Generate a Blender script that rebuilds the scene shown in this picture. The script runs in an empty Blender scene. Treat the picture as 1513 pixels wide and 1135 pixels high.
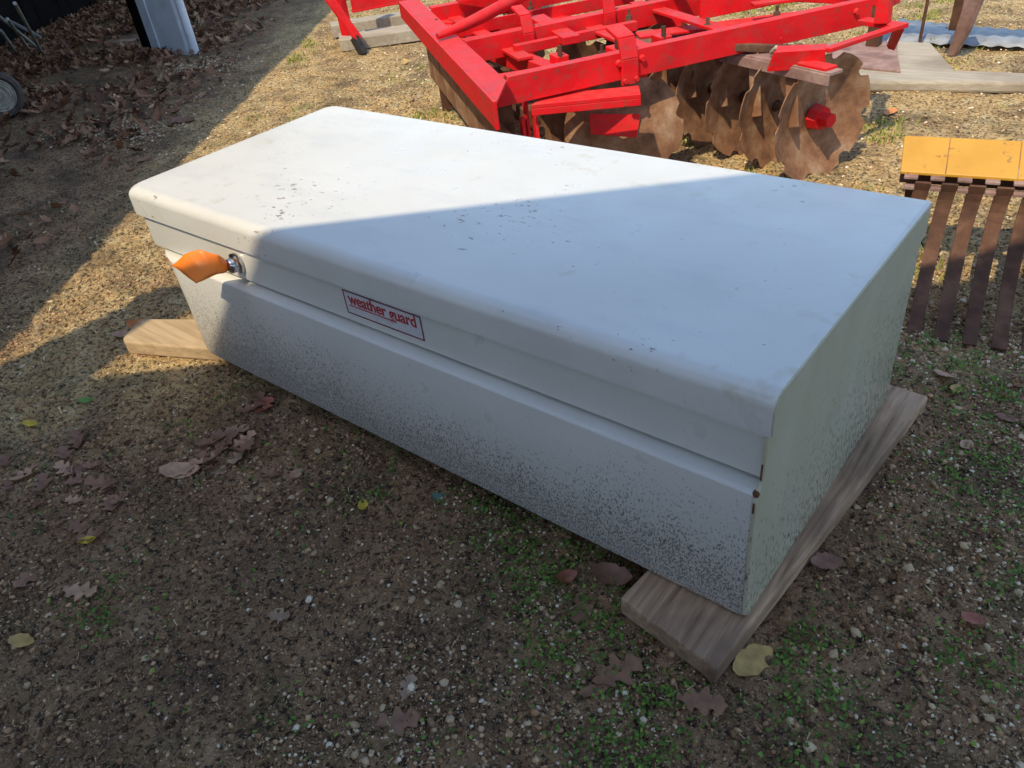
import bpy, math, random
import numpy as np
from mathutils import Vector, Matrix

random.seed(7); rng = np.random.default_rng(11)
S = bpy.context.scene
col = S.collection

# ------------------------------------------------------------------ camera
CAM = Vector((0.3014, -0.8483, 1.1744))
rt = Vector((0.77783, 0.61952, -0.10571)); up = Vector((-0.30129, 0.51520, 0.80237)); bk = Vector((0.55155, -0.59226, 0.58739))
cd = bpy.data.cameras.new('camera'); cam = bpy.data.objects.new('camera', cd); col.objects.link(cam)
cam.matrix_world = Matrix(((rt.x, up.x, bk.x, CAM.x), (rt.y, up.y, bk.y, CAM.y), (rt.z, up.z, bk.z, CAM.z), (0, 0, 0, 1)))
cd.sensor_fit = 'HORIZONTAL'; cd.sensor_width = 36.0; cd.lens = 36.0 * 1150 / 1513
cd.clip_start = 0.02; cd.clip_end = 2000
S.camera = cam

# ------------------------------------------------------------------ light
HX, HY = -0.12, 0.68                       # ground shift of a shadow per metre of height
SUN_EL = math.atan2(1.0, math.hypot(HX, HY)); SUN_AZ = math.atan2(-HX, -HY)
w = bpy.data.worlds.new('World'); S.world = w; w.use_nodes = True
nt = w.node_tree; nt.nodes.clear()
sky = nt.nodes.new('ShaderNodeTexSky'); sky.sky_type = 'NISHITA'; sky.sun_disc = False
sky.sun_elevation = SUN_EL; sky.sun_rotation = SUN_AZ; sky.air_density = 1.0; sky.dust_density = 0.6; sky.ozone_density = 1.2
bg = nt.nodes.new('ShaderNodeBackground'); bg.inputs['Strength'].default_value = 0.15
wo = nt.nodes.new('ShaderNodeOutputWorld')
nt.links.new(sky.outputs[0], bg.inputs['Color']); nt.links.new(bg.outputs[0], wo.inputs['Surface'])
sd = bpy.data.lights.new('sun', 'SUN'); sd.energy = 2.0; sd.angle = math.radians(0.53); sd.color = (1.0, 0.86, 0.62)
sun = bpy.data.objects.new('sun', sd); col.objects.link(sun)
sun.rotation_euler = Vector((HX, HY, -1.0)).to_track_quat('-Z', 'Y').to_euler()
S.view_settings.view_transform = 'Standard'; S.view_settings.look = 'None'
S.view_settings.exposure = 1.06; S.view_settings.gamma = 1.0
S.view_settings.use_curve_mapping = False

# ------------------------------------------------------------------ material helpers
class NM:
    def __init__(s, name):
        s.m = bpy.data.materials.new(name); s.m.use_nodes = True; s.t = s.m.node_tree
        s.b = s.t.nodes['Principled BSDF']
        s.co = s.t.nodes.new('ShaderNodeTexCoord').outputs['Object']
    def n(s, typ, **kw):
        nd = s.t.nodes.new('ShaderNode' + typ)
        for k, v in kw.items():
            if k in nd.inputs: s.set(nd.inputs[k], v)
            else: setattr(nd, k, v)
        return nd
    def set(s, inp, v):
        if hasattr(v, 'is_linked') or isinstance(v, bpy.types.NodeSocket): s.t.links.new(v, inp)
        else: inp.default_value = v
    def noise(s, scale, detail=3, rough=0.55, co=None, dist=0.0):
        nd = s.n('TexNoise'); nd.inputs['Scale'].default_value = scale; nd.inputs['Detail'].default_value = detail
        nd.inputs['Roughness'].default_value = rough; nd.inputs['Distortion'].default_value = dist
        s.t.links.new(co or s.co, nd.inputs['Vector']); return nd.outputs['Fac']
    def ramp(s, fac, stops, interp='LINEAR'):
        nd = s.n('ValToRGB'); cr = nd.color_ramp; cr.interpolation = interp
        while len(cr.elements) < len(stops): cr.elements.new(0.5)
        for e, (p, c) in zip(cr.elements, stops):
            e.position = p; e.color = (c, c, c, 1) if not hasattr(c, '__len__') else (*c, 1)
        s.t.links.new(fac, nd.inputs['Fac']); return nd.outputs['Color']
    def mix(s, fac, a, b, mode='MIX'):
        nd = s.n('MixRGB'); nd.blend_type = mode
        for i, v in zip(('Fac', 'Color1', 'Color2'), (fac, a, b)):
            if isinstance(v, bpy.types.NodeSocket): s.t.links.new(v, nd.inputs[i])
            elif i == 'Fac': nd.inputs[i].default_value = v
            else: nd.inputs[i].default_value = (*v, 1)
        return nd.outputs['Color']
    def math(s, op, a, b=0.0):
        nd = s.n('Math'); nd.operation = op
        for i, v in enumerate((a, b)):
            if isinstance(v, bpy.types.NodeSocket): s.t.links.new(v, nd.inputs[i])
            else: nd.inputs[i].default_value = v
        return nd.outputs[0]
    def mapping(s, scale=(1, 1, 1), loc=(0, 0, 0), rot=(0, 0, 0), co=None):
        nd = s.n('Mapping'); nd.inputs['Scale'].default_value = scale; nd.inputs['Location'].default_value = loc; nd.inputs['Rotation'].default_value = rot
        s.t.links.new(co or s.co, nd.inputs['Vector']); return nd.outputs[0]
    def axis(s, i, co=None):
        nd = s.n('SeparateXYZ'); s.t.links.new(co or s.co, nd.inputs[0]); return nd.outputs[i]
    def attr(s, name):
        nd = s.n('Attribute'); nd.attribute_name = name; return nd.outputs['Fac']
    def bump(s, h, strength=0.3, dist=0.01):
        nd = s.n('Bump'); nd.inputs['Strength'].default_value = strength; nd.inputs['Distance'].default_value = dist
        s.t.links.new(h, nd.inputs['Height']); s.t.links.new(nd.outputs[0], s.b.inputs['Normal'])
    def base(s, c): s.set(s.b.inputs['Base Color'], c if isinstance(c, bpy.types.NodeSocket) else (*c, 1)); return s
    def rough(s, v): s.set(s.b.inputs['Roughness'], v); return s
    def spec(s, v): s.b.inputs['Specular IOR Level'].default_value = v; return s
    def metal(s, v): s.set(s.b.inputs['Metallic'], v); return s

M = {}
def paint(name, kind):
    k = NM(name); z = k.axis(2)
    tone = k.noise(2.5, 4)
    c = k.ramp(tone, [(0.3, (0.63, 0.605, 0.53)), (0.7, (0.70, 0.675, 0.60))])
    fine = k.noise(60, 3, 0.7)
    c = k.mix(k.ramp(fine, [(0.62, 0.0), (0.75, 0.25)]), c, (0.45, 0.43, 0.38))
    if kind == 'end':                                    # olive reflection of the yard painted in, plus algae streaks
        olive_n = k.noise(7, 5, 0.65, k.mapping((1, 1, 0.35)))
        c = k.mix(k.ramp(olive_n, [(0.25, 0.5), (0.75, 0.8)]), c, (0.46, 0.42, 0.24))
        st = k.noise(150, 3, 0.7, k.mapping((1, 1, 0.4)))
        hi = k.math('MULTIPLY_ADD', z, -1.6); k.t.nodes[-1].inputs[2].default_value = 0.78
        back = k.math('MULTIPLY', k.axis(1), 0.32)
        lim = k.math('ADD', st, k.math('MULTIPLY', k.math('ADD', hi, back), 0.28))
        c = k.mix(k.ramp(lim, [(0.70, 0.0), (0.77, 0.85)]), c, (0.035, 0.045, 0.025))
        big = k.noise(3.2, 4, 0.6, k.mapping((1, 1, 0.5), (3, 1, 0)))
        c = k.mix(k.ramp(big, [(0.55, 0.0), (0.75, 0.45)]), c, (0.20, 0.22, 0.14))
    elif kind == 'body':                                 # mud splash specks, thicker towards the foot
        sp = k.noise(330, 2, 0.6, k.mapping((1, 1, 0.55), rot=(0, 0.5, 0)))
        zz = k.math('SUBTRACT', 0.255, z)
        zone = k.noise(2.3, 3, 0.6, k.mapping((1, 1, 1), (5, 0, 2)))
        dens = k.math('ADD', k.math('MULTIPLY', zz, 1.15), k.math('MULTIPLY', k.math('SUBTRACT', zone, 0.5), 0.34))
        dens = k.math('MINIMUM', k.math('MAXIMUM', dens, -0.035), 0.185)
        lim = k.math('ADD', sp, dens)
        c = k.mix(k.ramp(lim, [(0.665, 0.0), (0.735, 0.8)]), c, (0.07, 0.06, 0.05))
        film = k.math('MULTIPLY', k.math('MAXIMUM', zz, 0.0), 2.4)
        c = k.mix(k.math('MULTIPLY', film, k.noise(25, 4)), c, (0.26, 0.235, 0.205))
        r1 = k.noise(38, 3, 0.6, k.mapping((1, 1, 1), (9, 2, 4)))
        c = k.mix(k.ramp(r1, [(0.765, 0.0), (0.79, 0.8)]), c, (0.16, 0.06, 0.025))
    else:                                                # lid: rust nicks in loose clusters, ochre smudges, scuffs
        cl = k.noise(3.6, 2, 0.5, k.mapping((1, 1, 1), (1.7, 0.4, 0)))
        nick = k.noise(75, 3, 0.65, k.mapping((0.6, 1.1, 1), rot=(0, 0, 0.7)))
        lim = k.math('ADD', nick, k.math('MULTIPLY', k.math('SUBTRACT', cl, 0.5), 0.55))
        c = k.mix(k.ramp(lim, [(0.71, 0.0), (0.745, 0.8)]), c, (0.20, 0.12, 0.06))
        oc = k.noise(14, 3, 0.6, k.mapping((1, 1, 1), (4, 7, 0)))
        lim2 = k.math('ADD', oc, k.math('MULTIPLY', k.math('SUBTRACT', k.noise(2.1, 2, 0.5, k.mapping((1, 1, 1), (2, 9, 1))), 0.5), 0.5))
        c = k.mix(k.ramp(lim2, [(0.66, 0.0), (0.80, 0.45)]), c, (0.42, 0.33, 0.15))
        gs = k.noise(5, 5, 0.7, k.mapping((0.7, 1.8, 1), rot=(0, 0, -0.5)))
        c = k.mix(k.ramp(gs, [(0.50, 0.0), (0.70, 0.42)]), c, (0.50, 0.49, 0.46))
    k.base(c); k.rough(k.ramp(k.noise(9, 4), [(0.3, 0.26), (0.7, 0.42)])); k.spec(0.55)
    k.bump(k.noise(6, 2), 0.06, 0.01)
    return k.m
M['paint_body'] = paint('weathered_white_paint_splashed', 'body')
M['paint_lid'] = paint('weathered_white_paint_lid', 'lid')
M['paint_end'] = paint('weathered_white_paint_olive_cast', 'end')

def flat(name, c, rough=0.6, metal=0.0, var=0.0, scale=20):
    k = NM(name)
    if var: 
        a = [max(0, v * (1 - var)) for v in c]; b = [v * (1 + var) for v in c]
        k.base(k.ramp(k.noise(scale, 4), [(0.3, a), (0.7, b)]))
    else: k.base(c)
    k.rough(rough); k.metal(metal); return k.m
M['rust_edge'] = flat('rust_edge', (0.14, 0.055, 0.025), 0.9, 0, 0.5, 80)
M['chrome'] = flat('dull_chrome', (0.62, 0.62, 0.62), 0.22, 1.0, 0.12, 60)
M['orange'] = flat('orange_plastic_ribbon', (0.95, 0.22, 0.015), 0.45, 0, 0.06, 30)
M['label'] = flat('label_white', (0.60, 0.58, 0.57), 0.4, 0, 0.08, 60)
M['label_red'] = flat('label_red_print', (0.42, 0.035, 0.04), 0.45, 0, 0.2, 90)
M['label_dark'] = flat('label_dark_red_border', (0.17, 0.03, 0.035), 0.45, 0, 0.2, 90)
M['dark'] = flat('dark_grimy_steel', (0.03, 0.026, 0.023), 0.7, 0.2, 0.4, 30)
M['galv'] = flat('galvanised_sheet', (0.26, 0.27, 0.275), 0.6, 0.2, 0.3, 12)
M['rubber'] = flat('old_rubber', (0.075, 0.055, 0.042), 0.85, 0, 0.4, 25)
M['rim'] = flat('dirty_white_rim', (0.34, 0.30, 0.23), 0.75, 0, 0.45, 20)
M['whitepost'] = flat('white_sheet_cladding', (0.62, 0.65, 0.67), 0.5, 0, 0.10, 9)
M['barnwood'] = flat('interior_gloom_boards', (0.006, 0.005, 0.005), 0.9, 0, 0.5, 8)  # boards near black: the barn's inner gloom is put into the colour
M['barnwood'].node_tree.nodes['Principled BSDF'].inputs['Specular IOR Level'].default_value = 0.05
M['roofmetal'] = flat('roof_underside', (0.16, 0.15, 0.14), 0.7, 0.3, 0.3, 4)
M['rod'] = flat('grey_pipe', (0.30, 0.30, 0.27), 0.55, 0.3, 0.2, 20)

def red_paint():
    k = NM('faded_red_paint')
    a = k.noise(9, 5, 0.6)
    c = k.ramp(a, [(0.30, (0.56, 0.006, 0.010)), (0.55, (0.74, 0.008, 0.012)), (0.75, (0.58, 0.02, 0.022))])
    d = k.noise(16, 5, 0.7, k.mapping((1, 1, 2), (3, 3, 3)))
    c = k.mix(k.ramp(d, [(0.50, 0.0), (0.72, 0.6)]), c, (0.30, 0.06, 0.045))
    e = k.noise(40, 4, 0.7, k.mapping((1, 1, 1), (8, 1, 3)))
    c = k.mix(k.ramp(e, [(0.60, 0.0), (0.68, 0.8)]), c, (0.16, 0.06, 0.035))
    nrm = k.n('NewGeometry').outputs['Normal']                # dust settled on upward faces
    dust = k.math('MULTIPLY', k.math('MAXIMUM', k.axis(2, nrm), 0.0), k.ramp(k.noise(22, 5, 0.7), [(0.3, 0.10), (0.75, 0.55)]))
    c = k.mix(k.math('MULTIPLY', dust, 0.55), c, (0.52, 0.17, 0.14))
    k.base(c); k.spec(0.25); k.rough(k.ramp(a, [(0.3, 0.5), (0.7, 0.7)])); k.bump(e, 0.25, 0.003); return k.m
M['red'] = red_paint()
def rust(name, dark=(0.10, 0.042, 0.02), mid=(0.27, 0.13, 0.062), pale=(0.42, 0.29, 0.18)):
    k = NM(name); a = k.noise(11, 6, 0.65); b = k.noise(70, 4, 0.7)
    c = k.ramp(a, [(0.28, dark), (0.5, mid), (0.72, pale)])
    c = k.mix(k.ramp(b, [(0.55, 0.0), (0.75, 0.5)]), c, dark)
    k.base(c); k.rough(0.85); k.bump(b, 0.35, 0.003); return k.m
M['rust'] = rust('rusty_steel')
M['rust_pink'] = rust('rusty_plate_pinkish', (0.16, 0.085, 0.065), (0.30, 0.18, 0.145), (0.42, 0.30, 0.24))
M['rust_dark'] = rust('dark_brown_spring_steel', (0.035, 0.014, 0.007), (0.10, 0.042, 0.020), (0.20, 0.10, 0.055))
def yellow():
    k = NM('yellow_paint_chipped'); a = k.noise(8, 5, 0.6)
    c = k.ramp(a, [(0.3, (0.50, 0.24, 0.014)), (0.7, (0.60, 0.31, 0.028))])
    e = k.noise(26, 5, 0.7, k.mapping((1, 1, 1), (2, 5, 1)))
    c = k.mix(k.ramp(e, [(0.61, 0.0), (0.66, 0.8)]), c, (0.17, 0.07, 0.03))
    k.base(c); k.rough(0.5); return k.m
M['yellow'] = yellow()
def wood(name, ca, cb, cdk, axis='y', rot=0.0):
    k = NM(name); sc = {'x': (1.2, 22, 22), 'y': (22, 1.2, 22)}[axis]
    mp = k.mapping(sc, rot=(0, 0, rot))
    g = k.noise(3.0, 6, 0.65, mp, 0.6); l = k.noise(3, 4)
    c = k.ramp(g, [(0.3, ca), (0.62, cb)])
    c = k.mix(k.ramp(l, [(0.48, 0.0), (0.68, 0.85)]), c, cdk)
    k.base(c); k.rough(0.85); k.bump(g, 0.5, 0.004); return k.m
M['wood_dark'] = wood('weathered_plank_brown', (0.22, 0.125, 0.068), (0.56, 0.37, 0.225), (0.11, 0.066, 0.045))
M['wood_pale'] = wood('weathered_plank_tan', (0.36, 0.235, 0.115), (0.54, 0.39, 0.22), (0.30, 0.19, 0.10), 'x', -0.42)
M['wood_grey'] = wood('weathered_board_grey', (0.30, 0.25, 0.18), (0.46, 0.40, 0.30), (0.25, 0.2, 0.14), 'x')

def ground_mat():
    k = NM('dirt_and_gravel')
    x, y = k.axis(0), k.axis(1)
    n1 = k.noise(1.3, 5, 0.6); n2 = k.noise(9, 6, 0.7); n3 = k.noise(75, 5, 0.75); n4 = k.noise(190, 3, 0.75)
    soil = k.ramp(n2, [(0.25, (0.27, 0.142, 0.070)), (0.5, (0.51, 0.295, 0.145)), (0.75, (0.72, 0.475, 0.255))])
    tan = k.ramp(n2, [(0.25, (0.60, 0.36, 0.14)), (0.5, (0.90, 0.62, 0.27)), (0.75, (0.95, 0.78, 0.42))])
    # dry ground out in the yard, soil tone along the wing paints in its shade
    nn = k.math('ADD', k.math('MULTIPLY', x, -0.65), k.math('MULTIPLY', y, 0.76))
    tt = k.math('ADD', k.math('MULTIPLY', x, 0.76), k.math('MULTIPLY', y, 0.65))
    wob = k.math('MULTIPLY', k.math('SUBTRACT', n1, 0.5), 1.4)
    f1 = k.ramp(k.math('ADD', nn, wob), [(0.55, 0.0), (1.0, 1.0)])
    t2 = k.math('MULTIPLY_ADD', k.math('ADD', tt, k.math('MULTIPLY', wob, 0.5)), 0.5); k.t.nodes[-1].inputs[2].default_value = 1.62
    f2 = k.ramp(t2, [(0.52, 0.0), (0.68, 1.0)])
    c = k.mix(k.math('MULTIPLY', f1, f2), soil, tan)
    big = k.noise(3.4, 5, 0.65, k.mapping((1, 1, 1), (21, 2, 0)))
    c = k.mix(k.ramp(big, [(0.36, 0.62), (0.54, 0.0)]), c, (0.10, 0.066, 0.046))
    gr = k.noise(4, 5, 0.7, k.mapping((1, 1, 1), (7, 3, 0)))
    c = k.mix(k.ramp(gr, [(0.52, 0.0), (0.68, 0.55)]), c, (0.085, 0.10, 0.035))
    st = k.noise(2.6, 4, 0.6, k.mapping((1, 1, 1), (13, 5, 0)))
    c = k.mix(k.ramp(st, [(0.62, 0.0), (0.74, 0.55)]), c, (0.05, 0.042, 0.038))
    lawn = k.ramp(k.math('ADD', k.math('MULTIPLY', x, 0.25), k.math('MULTIPLY', wob, 0.2)), [(0.35, 0.0), (0.75, 0.8)])
    c = k.mix(lawn, c, (0.16, 0.19, 0.055))
    c = k.mix(k.ramp(n3, [(0.41, 0.95), (0.52, 0.0)]), c, (0.045, 0.028, 0.019))
    c = k.mix(k.ramp(n4, [(0.55, 0.0), (0.65, 0.65)]), c, (0.86, 0.62, 0.38))
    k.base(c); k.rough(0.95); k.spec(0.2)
    h = k.math('ADD', k.math('MULTIPLY', n3, 0.7), k.math('MULTIPLY', n4, 0.3)); k.bump(h, 1.0, 0.03)
    return k.m
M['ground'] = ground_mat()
def tinted(name, stops, rough=0.85, trans=0.0):
    k = NM(name); c = k.ramp(k.attr('tint'), stops)
    c = k.mix(k.ramp(k.noise(120, 3), [(0.3, 0.35), (0.6, 0.0)]), c, (0.05, 0.035, 0.025)); k.base(c); k.rough(rough); k.spec(0.25); return k.m
M['pebble'] = tinted('pebbles', [(0.0, (0.20, 0.12, 0.065)), (0.35, (0.46, 0.31, 0.165)), (0.7, (0.70, 0.53, 0.33)), (1.0, (0.90, 0.78, 0.57))])
M['clod'] = tinted('soil_crumb', [(0.0, (0.10, 0.05, 0.024)), (0.5, (0.40, 0.225, 0.11)), (1.0, (0.64, 0.41, 0.22))])
M['straw'] = tinted('straw_bits', [(0.0, (0.12, 0.07, 0.04)), (0.5, (0.45, 0.29, 0.14)), (1.0, (0.75, 0.58, 0.31))])
M['moss'] = tinted('clover_moss', [(0.0, (0.05, 0.095, 0.014)), (0.6, (0.13, 0.25, 0.035)), (1.0, (0.27, 0.38, 0.06))], 0.6)
M['grass'] = tinted('grass_blades', [(0.0, (0.14, 0.20, 0.02)), (0.6, (0.30, 0.36, 0.045)), (1.0, (0.52, 0.45, 0.13))], 0.6)
M['litter'] = tinted('leaf_litter', [(0.0, (0.08, 0.035, 0.02)), (0.4, (0.26, 0.12, 0.06)), (0.75, (0.42, 0.22, 0.115)), (1.0, (0.58, 0.37, 0.21))], 0.75)
def leafmat(name, c):
    k = NM(name); a = k.noise(45, 4)
    k.base(k.ramp(a, [(0.3, [v * 0.9 for v in c]), (0.7, [min(0.9, v * 1.7) for v in c])])); k.rough(0.6); return k.m
for nme, c in dict(leaf_brown=(0.17, 0.085, 0.05), leaf_mauve=(0.19, 0.095, 0.05), leaf_tan=(0.34, 0.20, 0.115), leaf_yellow=(0.42, 0.30, 0.03),
                   leaf_ochre=(0.36, 0.24, 0.075), leaf_green=(0.10, 0.20, 0.04), leaf_teal=(0.07, 0.14, 0.10), leaf_grey=(0.26, 0.17, 0.10), leaf_orange=(0.45, 0.17, 0.05), leaf_red=(0.26, 0.085, 0.05)).items():
    M[nme] = leafmat(nme, c)

# ------------------------------------------------------------------ mesh helpers
class MB:
    def __init__(s): s.v = []; s.f = []
    def add(s, vs, fs):
        o = len(s.v); s.v += [tuple(v) for v in vs]; s.f += [tuple(i + o for i in f) for f in fs]; return s
    def hexa(s, p):                                   # 8 points: bottom 0-3, top 4-7
        return s.add(p, [(0, 3, 2, 1), (4, 5, 6, 7), (0, 1, 5, 4), (1, 2, 6, 5), (2, 3, 7, 6), (3, 0, 4, 7)])
    def box(s, c, size, ax=None, ay=None, az=None):
        ax = Vector(ax or (1, 0, 0)).normalized()
        az = Vector(az or (0, 0, 1)); 
        ay = Vector(ay).normalized() if ay else az.cross(ax).normalized()
        az = ax.cross(ay).normalized(); c = Vector(c); a, b, d = size[0] / 2, size[1] / 2, size[2] / 2
        return s.hexa([c + ax * i * a + ay * j * b + az * k * d for k in (-1, 1) for i, j in ((-1, -1), (1, -1), (1, 1), (-1, 1))])
    def bar(s, p0, p1, wd, ht, upv=(0, 0, 1)):         # box from p0 to p1; wd sideways, ht along up
        p0, p1 = Vector(p0), Vector(p1); ax = p1 - p0
        side = Vector(upv).cross(ax).normalized()
        return s.box((p0 + p1) / 2, (ax.length, wd, ht), ax, side)
    def prism(s, pts, ext):                            # planar polygon pushed along ext
        n = len(pts); e = Vector(ext); p = [Vector(q) for q in pts]
        return s.add(p + [q + e for q in p], [tuple(range(n))[::-1], tuple(range(n, 2 * n))] + [(i, (i + 1) % n, n + (i + 1) % n, n + i) for i in range(n)])
    def tube(s, pts, r, n=10):
        pts = [Vector(p) for p in pts]; rings = []
        rs = r if hasattr(r, '__len__') else [r] * len(pts)
        for i, p in enumerate(pts):
            d = (pts[min(i + 1, len(pts) - 1)] - pts[max(i - 1, 0)]).normalized()
            a = d.orthogonal().normalized() if i == 0 else (a0 - d * a0.dot(d)).normalized()
            a0 = a; b = d.cross(a)
            rings.append([p + (a * math.cos(2 * math.pi * k / n) + b * math.sin(2 * math.pi * k / n)) * rs[i] for k in range(n)])
        return s.loft(rings, True)
    def loft(s, rings, caps=True, closed=True):
        n = len(rings[0]); vs = [v for r in rings for v in r]; fs = []
        for i in range(len(rings) - 1):
            for k in range(n if closed else n - 1):
                a, b = i * n + k, i * n + (k + 1) % n; fs.append((a, b, b + n, a + n))
        if caps: fs += [tuple(range(n))[::-1], tuple(range((len(rings) - 1) * n, len(rings) * n))]
        return s.add(vs, fs)
    def build(s, name, mat, parent=None, smooth=False, bevel=0.0, label=None, kind=None):
        off = parent_off(parent)
        me = bpy.data.meshes.new(name); me.from_pydata([(v[0] - off.x, v[1] - off.y, v[2] - off.z) for v in s.v], [], s.f); me.update()
        me.materials.append(M[mat])
        import bmesh
        b = bmesh.new(); b.from_mesh(me); bmesh.ops.recalc_face_normals(b, faces=b.faces); b.to_mesh(me); b.free()
        if smooth:
            me.polygons.foreach_set('use_smooth', [True] * len(me.polygons))
            if smooth != 'all': me.set_sharp_from_angle(angle=math.radians(smooth if smooth is not True else 35))
        o = bpy.data.objects.new(name, me); col.objects.link(o)
        if parent: o.parent = parent
        if bevel:
            m = o.modifiers.new('bevel', 'BEVEL'); m.width = bevel; m.segments = 2; m.limit_method = 'ANGLE'
        if label: o['label'] = label
        if kind: o['kind'] = kind
        return o
def parent_off(p):
    while p is not None and p.parent is not None: p = p.parent
    return p.location if p is not None else Vector((0, 0, 0))
def thing(name, loc, label, cat, group=None):
    o = bpy.data.objects.new(name, None); col.objects.link(o); o.location = loc; o.empty_display_size = 0.05
    o['label'] = label; o['category'] = cat
    if group: o['group'] = group
    return o
def tag(o, label, cat, group=None):
    o['label'] = label; o['category'] = cat
    if group: o['group'] = group
    return o

# value noise in numpy for relief and scatter density
_p = rng.random((256, 256))
def vn(x, y, s, ox=0.0):
    x = x * s + ox + 31.7; y = y * s + 17.3 + ox * 1.7
    xi = np.floor(x).astype(int); yi = np.floor(y).astype(int); fx = x - xi; fy = y - yi
    fx = fx * fx * (3 - 2 * fx); fy = fy * fy * (3 - 2 * fy)
    g = lambda i, j: _p[i % 256, j % 256]
    return (g(xi, yi) * (1 - fx) + g(xi + 1, yi) * fx) * (1 - fy) + (g(xi, yi + 1) * (1 - fx) + g(xi + 1, yi + 1) * fx) * fy
def relief(x, y):
    fade = 1.0 / (1.0 + np.maximum(0, np.hypot(x + 0.5, y - 0.3) - 4) * 0.15)
    h = (vn(x, y, 1.3) - 0.5) * 0.02 + (vn(x, y, 6, 3) - 0.5) * 0.012 + (vn(x, y, 22, 5) - 0.5) * 0.013 + (vn(x, y, 55, 9) - 0.5) * 0.0085 + np.maximum(0, vn(x, y, 34, 14) - 0.62) * 0.03
    return h * fade - 0.006
# ------------------------------------------------------------------ ground
def axis_lines(lo, hi, step, far):
    core = list(np.arange(lo, hi, step)); d = step; a = lo; left = []
    while a > -far: d *= 1.18; a -= d; left.append(a)
    d = step; a = core[-1]; right = []
    while a < far: d *= 1.18; a += d; right.append(a)
    return np.array(left[::-1] + core + right)
gx = axis_lines(-3.1, 0.9, 0.0085, 400); gy = axis_lines(-1.1, 2.2, 0.0085, 400)
X, Y = np.meshgrid(gx, gy); Z = relief(X, Y)
vv = np.stack([X.ravel(), Y.ravel(), Z.ravel()], 1); nx, ny = len(gx), len(gy)
i = np.arange((ny - 1) * (nx - 1)); r_, c_ = i // (nx - 1), i % (nx - 1); a_ = r_ * nx + c_
ff = np.stack([a_, a_ + 1, a_ + nx + 1, a_ + nx], 1)
def fast_mesh(name, v, f, mat, tint=None, kind=None, smooth=False):
    me = bpy.data.meshes.new(name); k = f.shape[1]
    me.vertices.add(len(v)); me.vertices.foreach_set('co', np.ascontiguousarray(v, dtype=np.float32).ravel())
    me.loops.add(f.size); me.loops.foreach_set('vertex_index', np.ascontiguousarray(f, dtype=np.int32).ravel())
    me.polygons.add(len(f)); me.polygons.foreach_set('loop_start', np.arange(0, f.size, k, dtype=np.int32))
    me.polygons.foreach_set('use_smooth', np.full(len(f), smooth)); me.update(calc_edges=True)
    if tint is not None:
        at = me.attributes.new('tint', 'FLOAT', 'POINT'); at.data.foreach_set('value', np.ascontiguousarray(tint, dtype=np.float32))
    me.materials.append(M[mat]); o = bpy.data.objects.new(name, me); col.objects.link(o)
    if kind: o['kind'] = kind
    return o
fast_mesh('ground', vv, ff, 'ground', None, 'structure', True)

# ------------------------------------------------------------------ truck tool box
XL = -1.745; XR = 0.0; BD = 0.686; ZB = 0.04; ZT = 0.51
def outline(fy, by, lx, rx, rfl, rbl=0.03, rr=0.004, n=7):
    pts = []
    def arc(cx, cy, r, a0, a1):
        for q in range(n + 1):
            a = math.radians(a0 + (a1 - a0) * q / n); pts.append((cx + r * math.cos(a), cy + r * math.sin(a)))
    arc(rx - rr, fy + rr, rr, 270, 360); arc(rx - rr, by - rr, rr, 0, 90)
    arc(lx + rbl, by - rbl, rbl, 90, 180); arc(lx + rfl, fy + rfl, rfl, 180, 270)
    return pts
def ring(z, *a, **k): return [(x, y, z) for x, y in outline(*a, **k)]
toolbox = thing('truck_tool_box', (-0.85, 0.32, ZB), 'long white steel truck tool box with a dirt splashed front, resting on wooden boards', 'tool box')
b = MB(); R = []
for z, fy, lx, rf in [(0.040, -0.018, -1.645, 0.09), (0.043, -0.027, -1.657, 0.09), (0.050, -0.033, -1.664, 0.09), (0.062, -0.035, -1.668, 0.09),
                      (0.329, -0.0365, -1.676, 0.09), (0.3325, -0.0358, -1.678, 0.088), (0.3352, -0.0335, -1.681, 0.085), (0.3368, -0.0300, -1.686, 0.08),
                      (0.3376, -0.0260, -1.692, 0.07), (0.3390, -0.012, -1.70, 0.05), (0.3400, 0.02, -1.705, 0.03), (0.3480, 0.02, -1.705, 0.03), (0.3482, -0.0095, -1.732, 0.03), (0.3492, -0.0105, -1.733, 0.03),
                      (0.3530, -0.0108, -1.7335, 0.03), (0.4300, -0.0108, -1.7335, 0.03), (0.4315, -0.0100, -1.7325, 0.03), (0.4318, 0.0, -1.72, 0.03), (0.462, 0.0, -1.72, 0.03)]:
    R.append(ring(z, fy, BD - 0.008, lx, XR - 0.0035, rf))
b.loft(R); body = b.build('body', 'paint_body', toolbox, smooth=24)
MB().loft([ring(z_, -0.006, BD - 0.02, -1.724, XR - 0.005, 0.03) for z_ in (0.4316, 0.4405)]).build('lid_gap_shade', 'rubber', toolbox)  # dark strip added as the shadow line in the gap under the lid
# flat end plate, slightly rusted along its front lip
pf = [(-0.020, 0.0405), (-0.034, 0.055), (-0.038, 0.20), (-0.038, 0.322), (-0.032, 0.3365), (-0.022, 0.3500), (-0.0195, 0.434), (BD - 0.006, 0.434), (BD - 0.004, 0.0405)]
e = MB().prism([(XR - 0.004, y, z) for y, z in pf], (0.007, 0, 0)); e.build('end_plate', 'paint_end', toolbox, bevel=0.002)
b = MB()
for y0, z0, y1, z1 in ((-0.0385, 0.30, -0.0385, 0.321), (-0.0222, 0.355, -0.0205, 0.385)):
    b = MB(); b.bar((XR - 0.001, y0, z0), (XR - 0.001, y1, z1), 0.0028, 0.0012, (0, -1, 0)); b.build('rusty_seam', 'rust_edge', toolbox, label='thin rusty seam down the corner')
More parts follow.
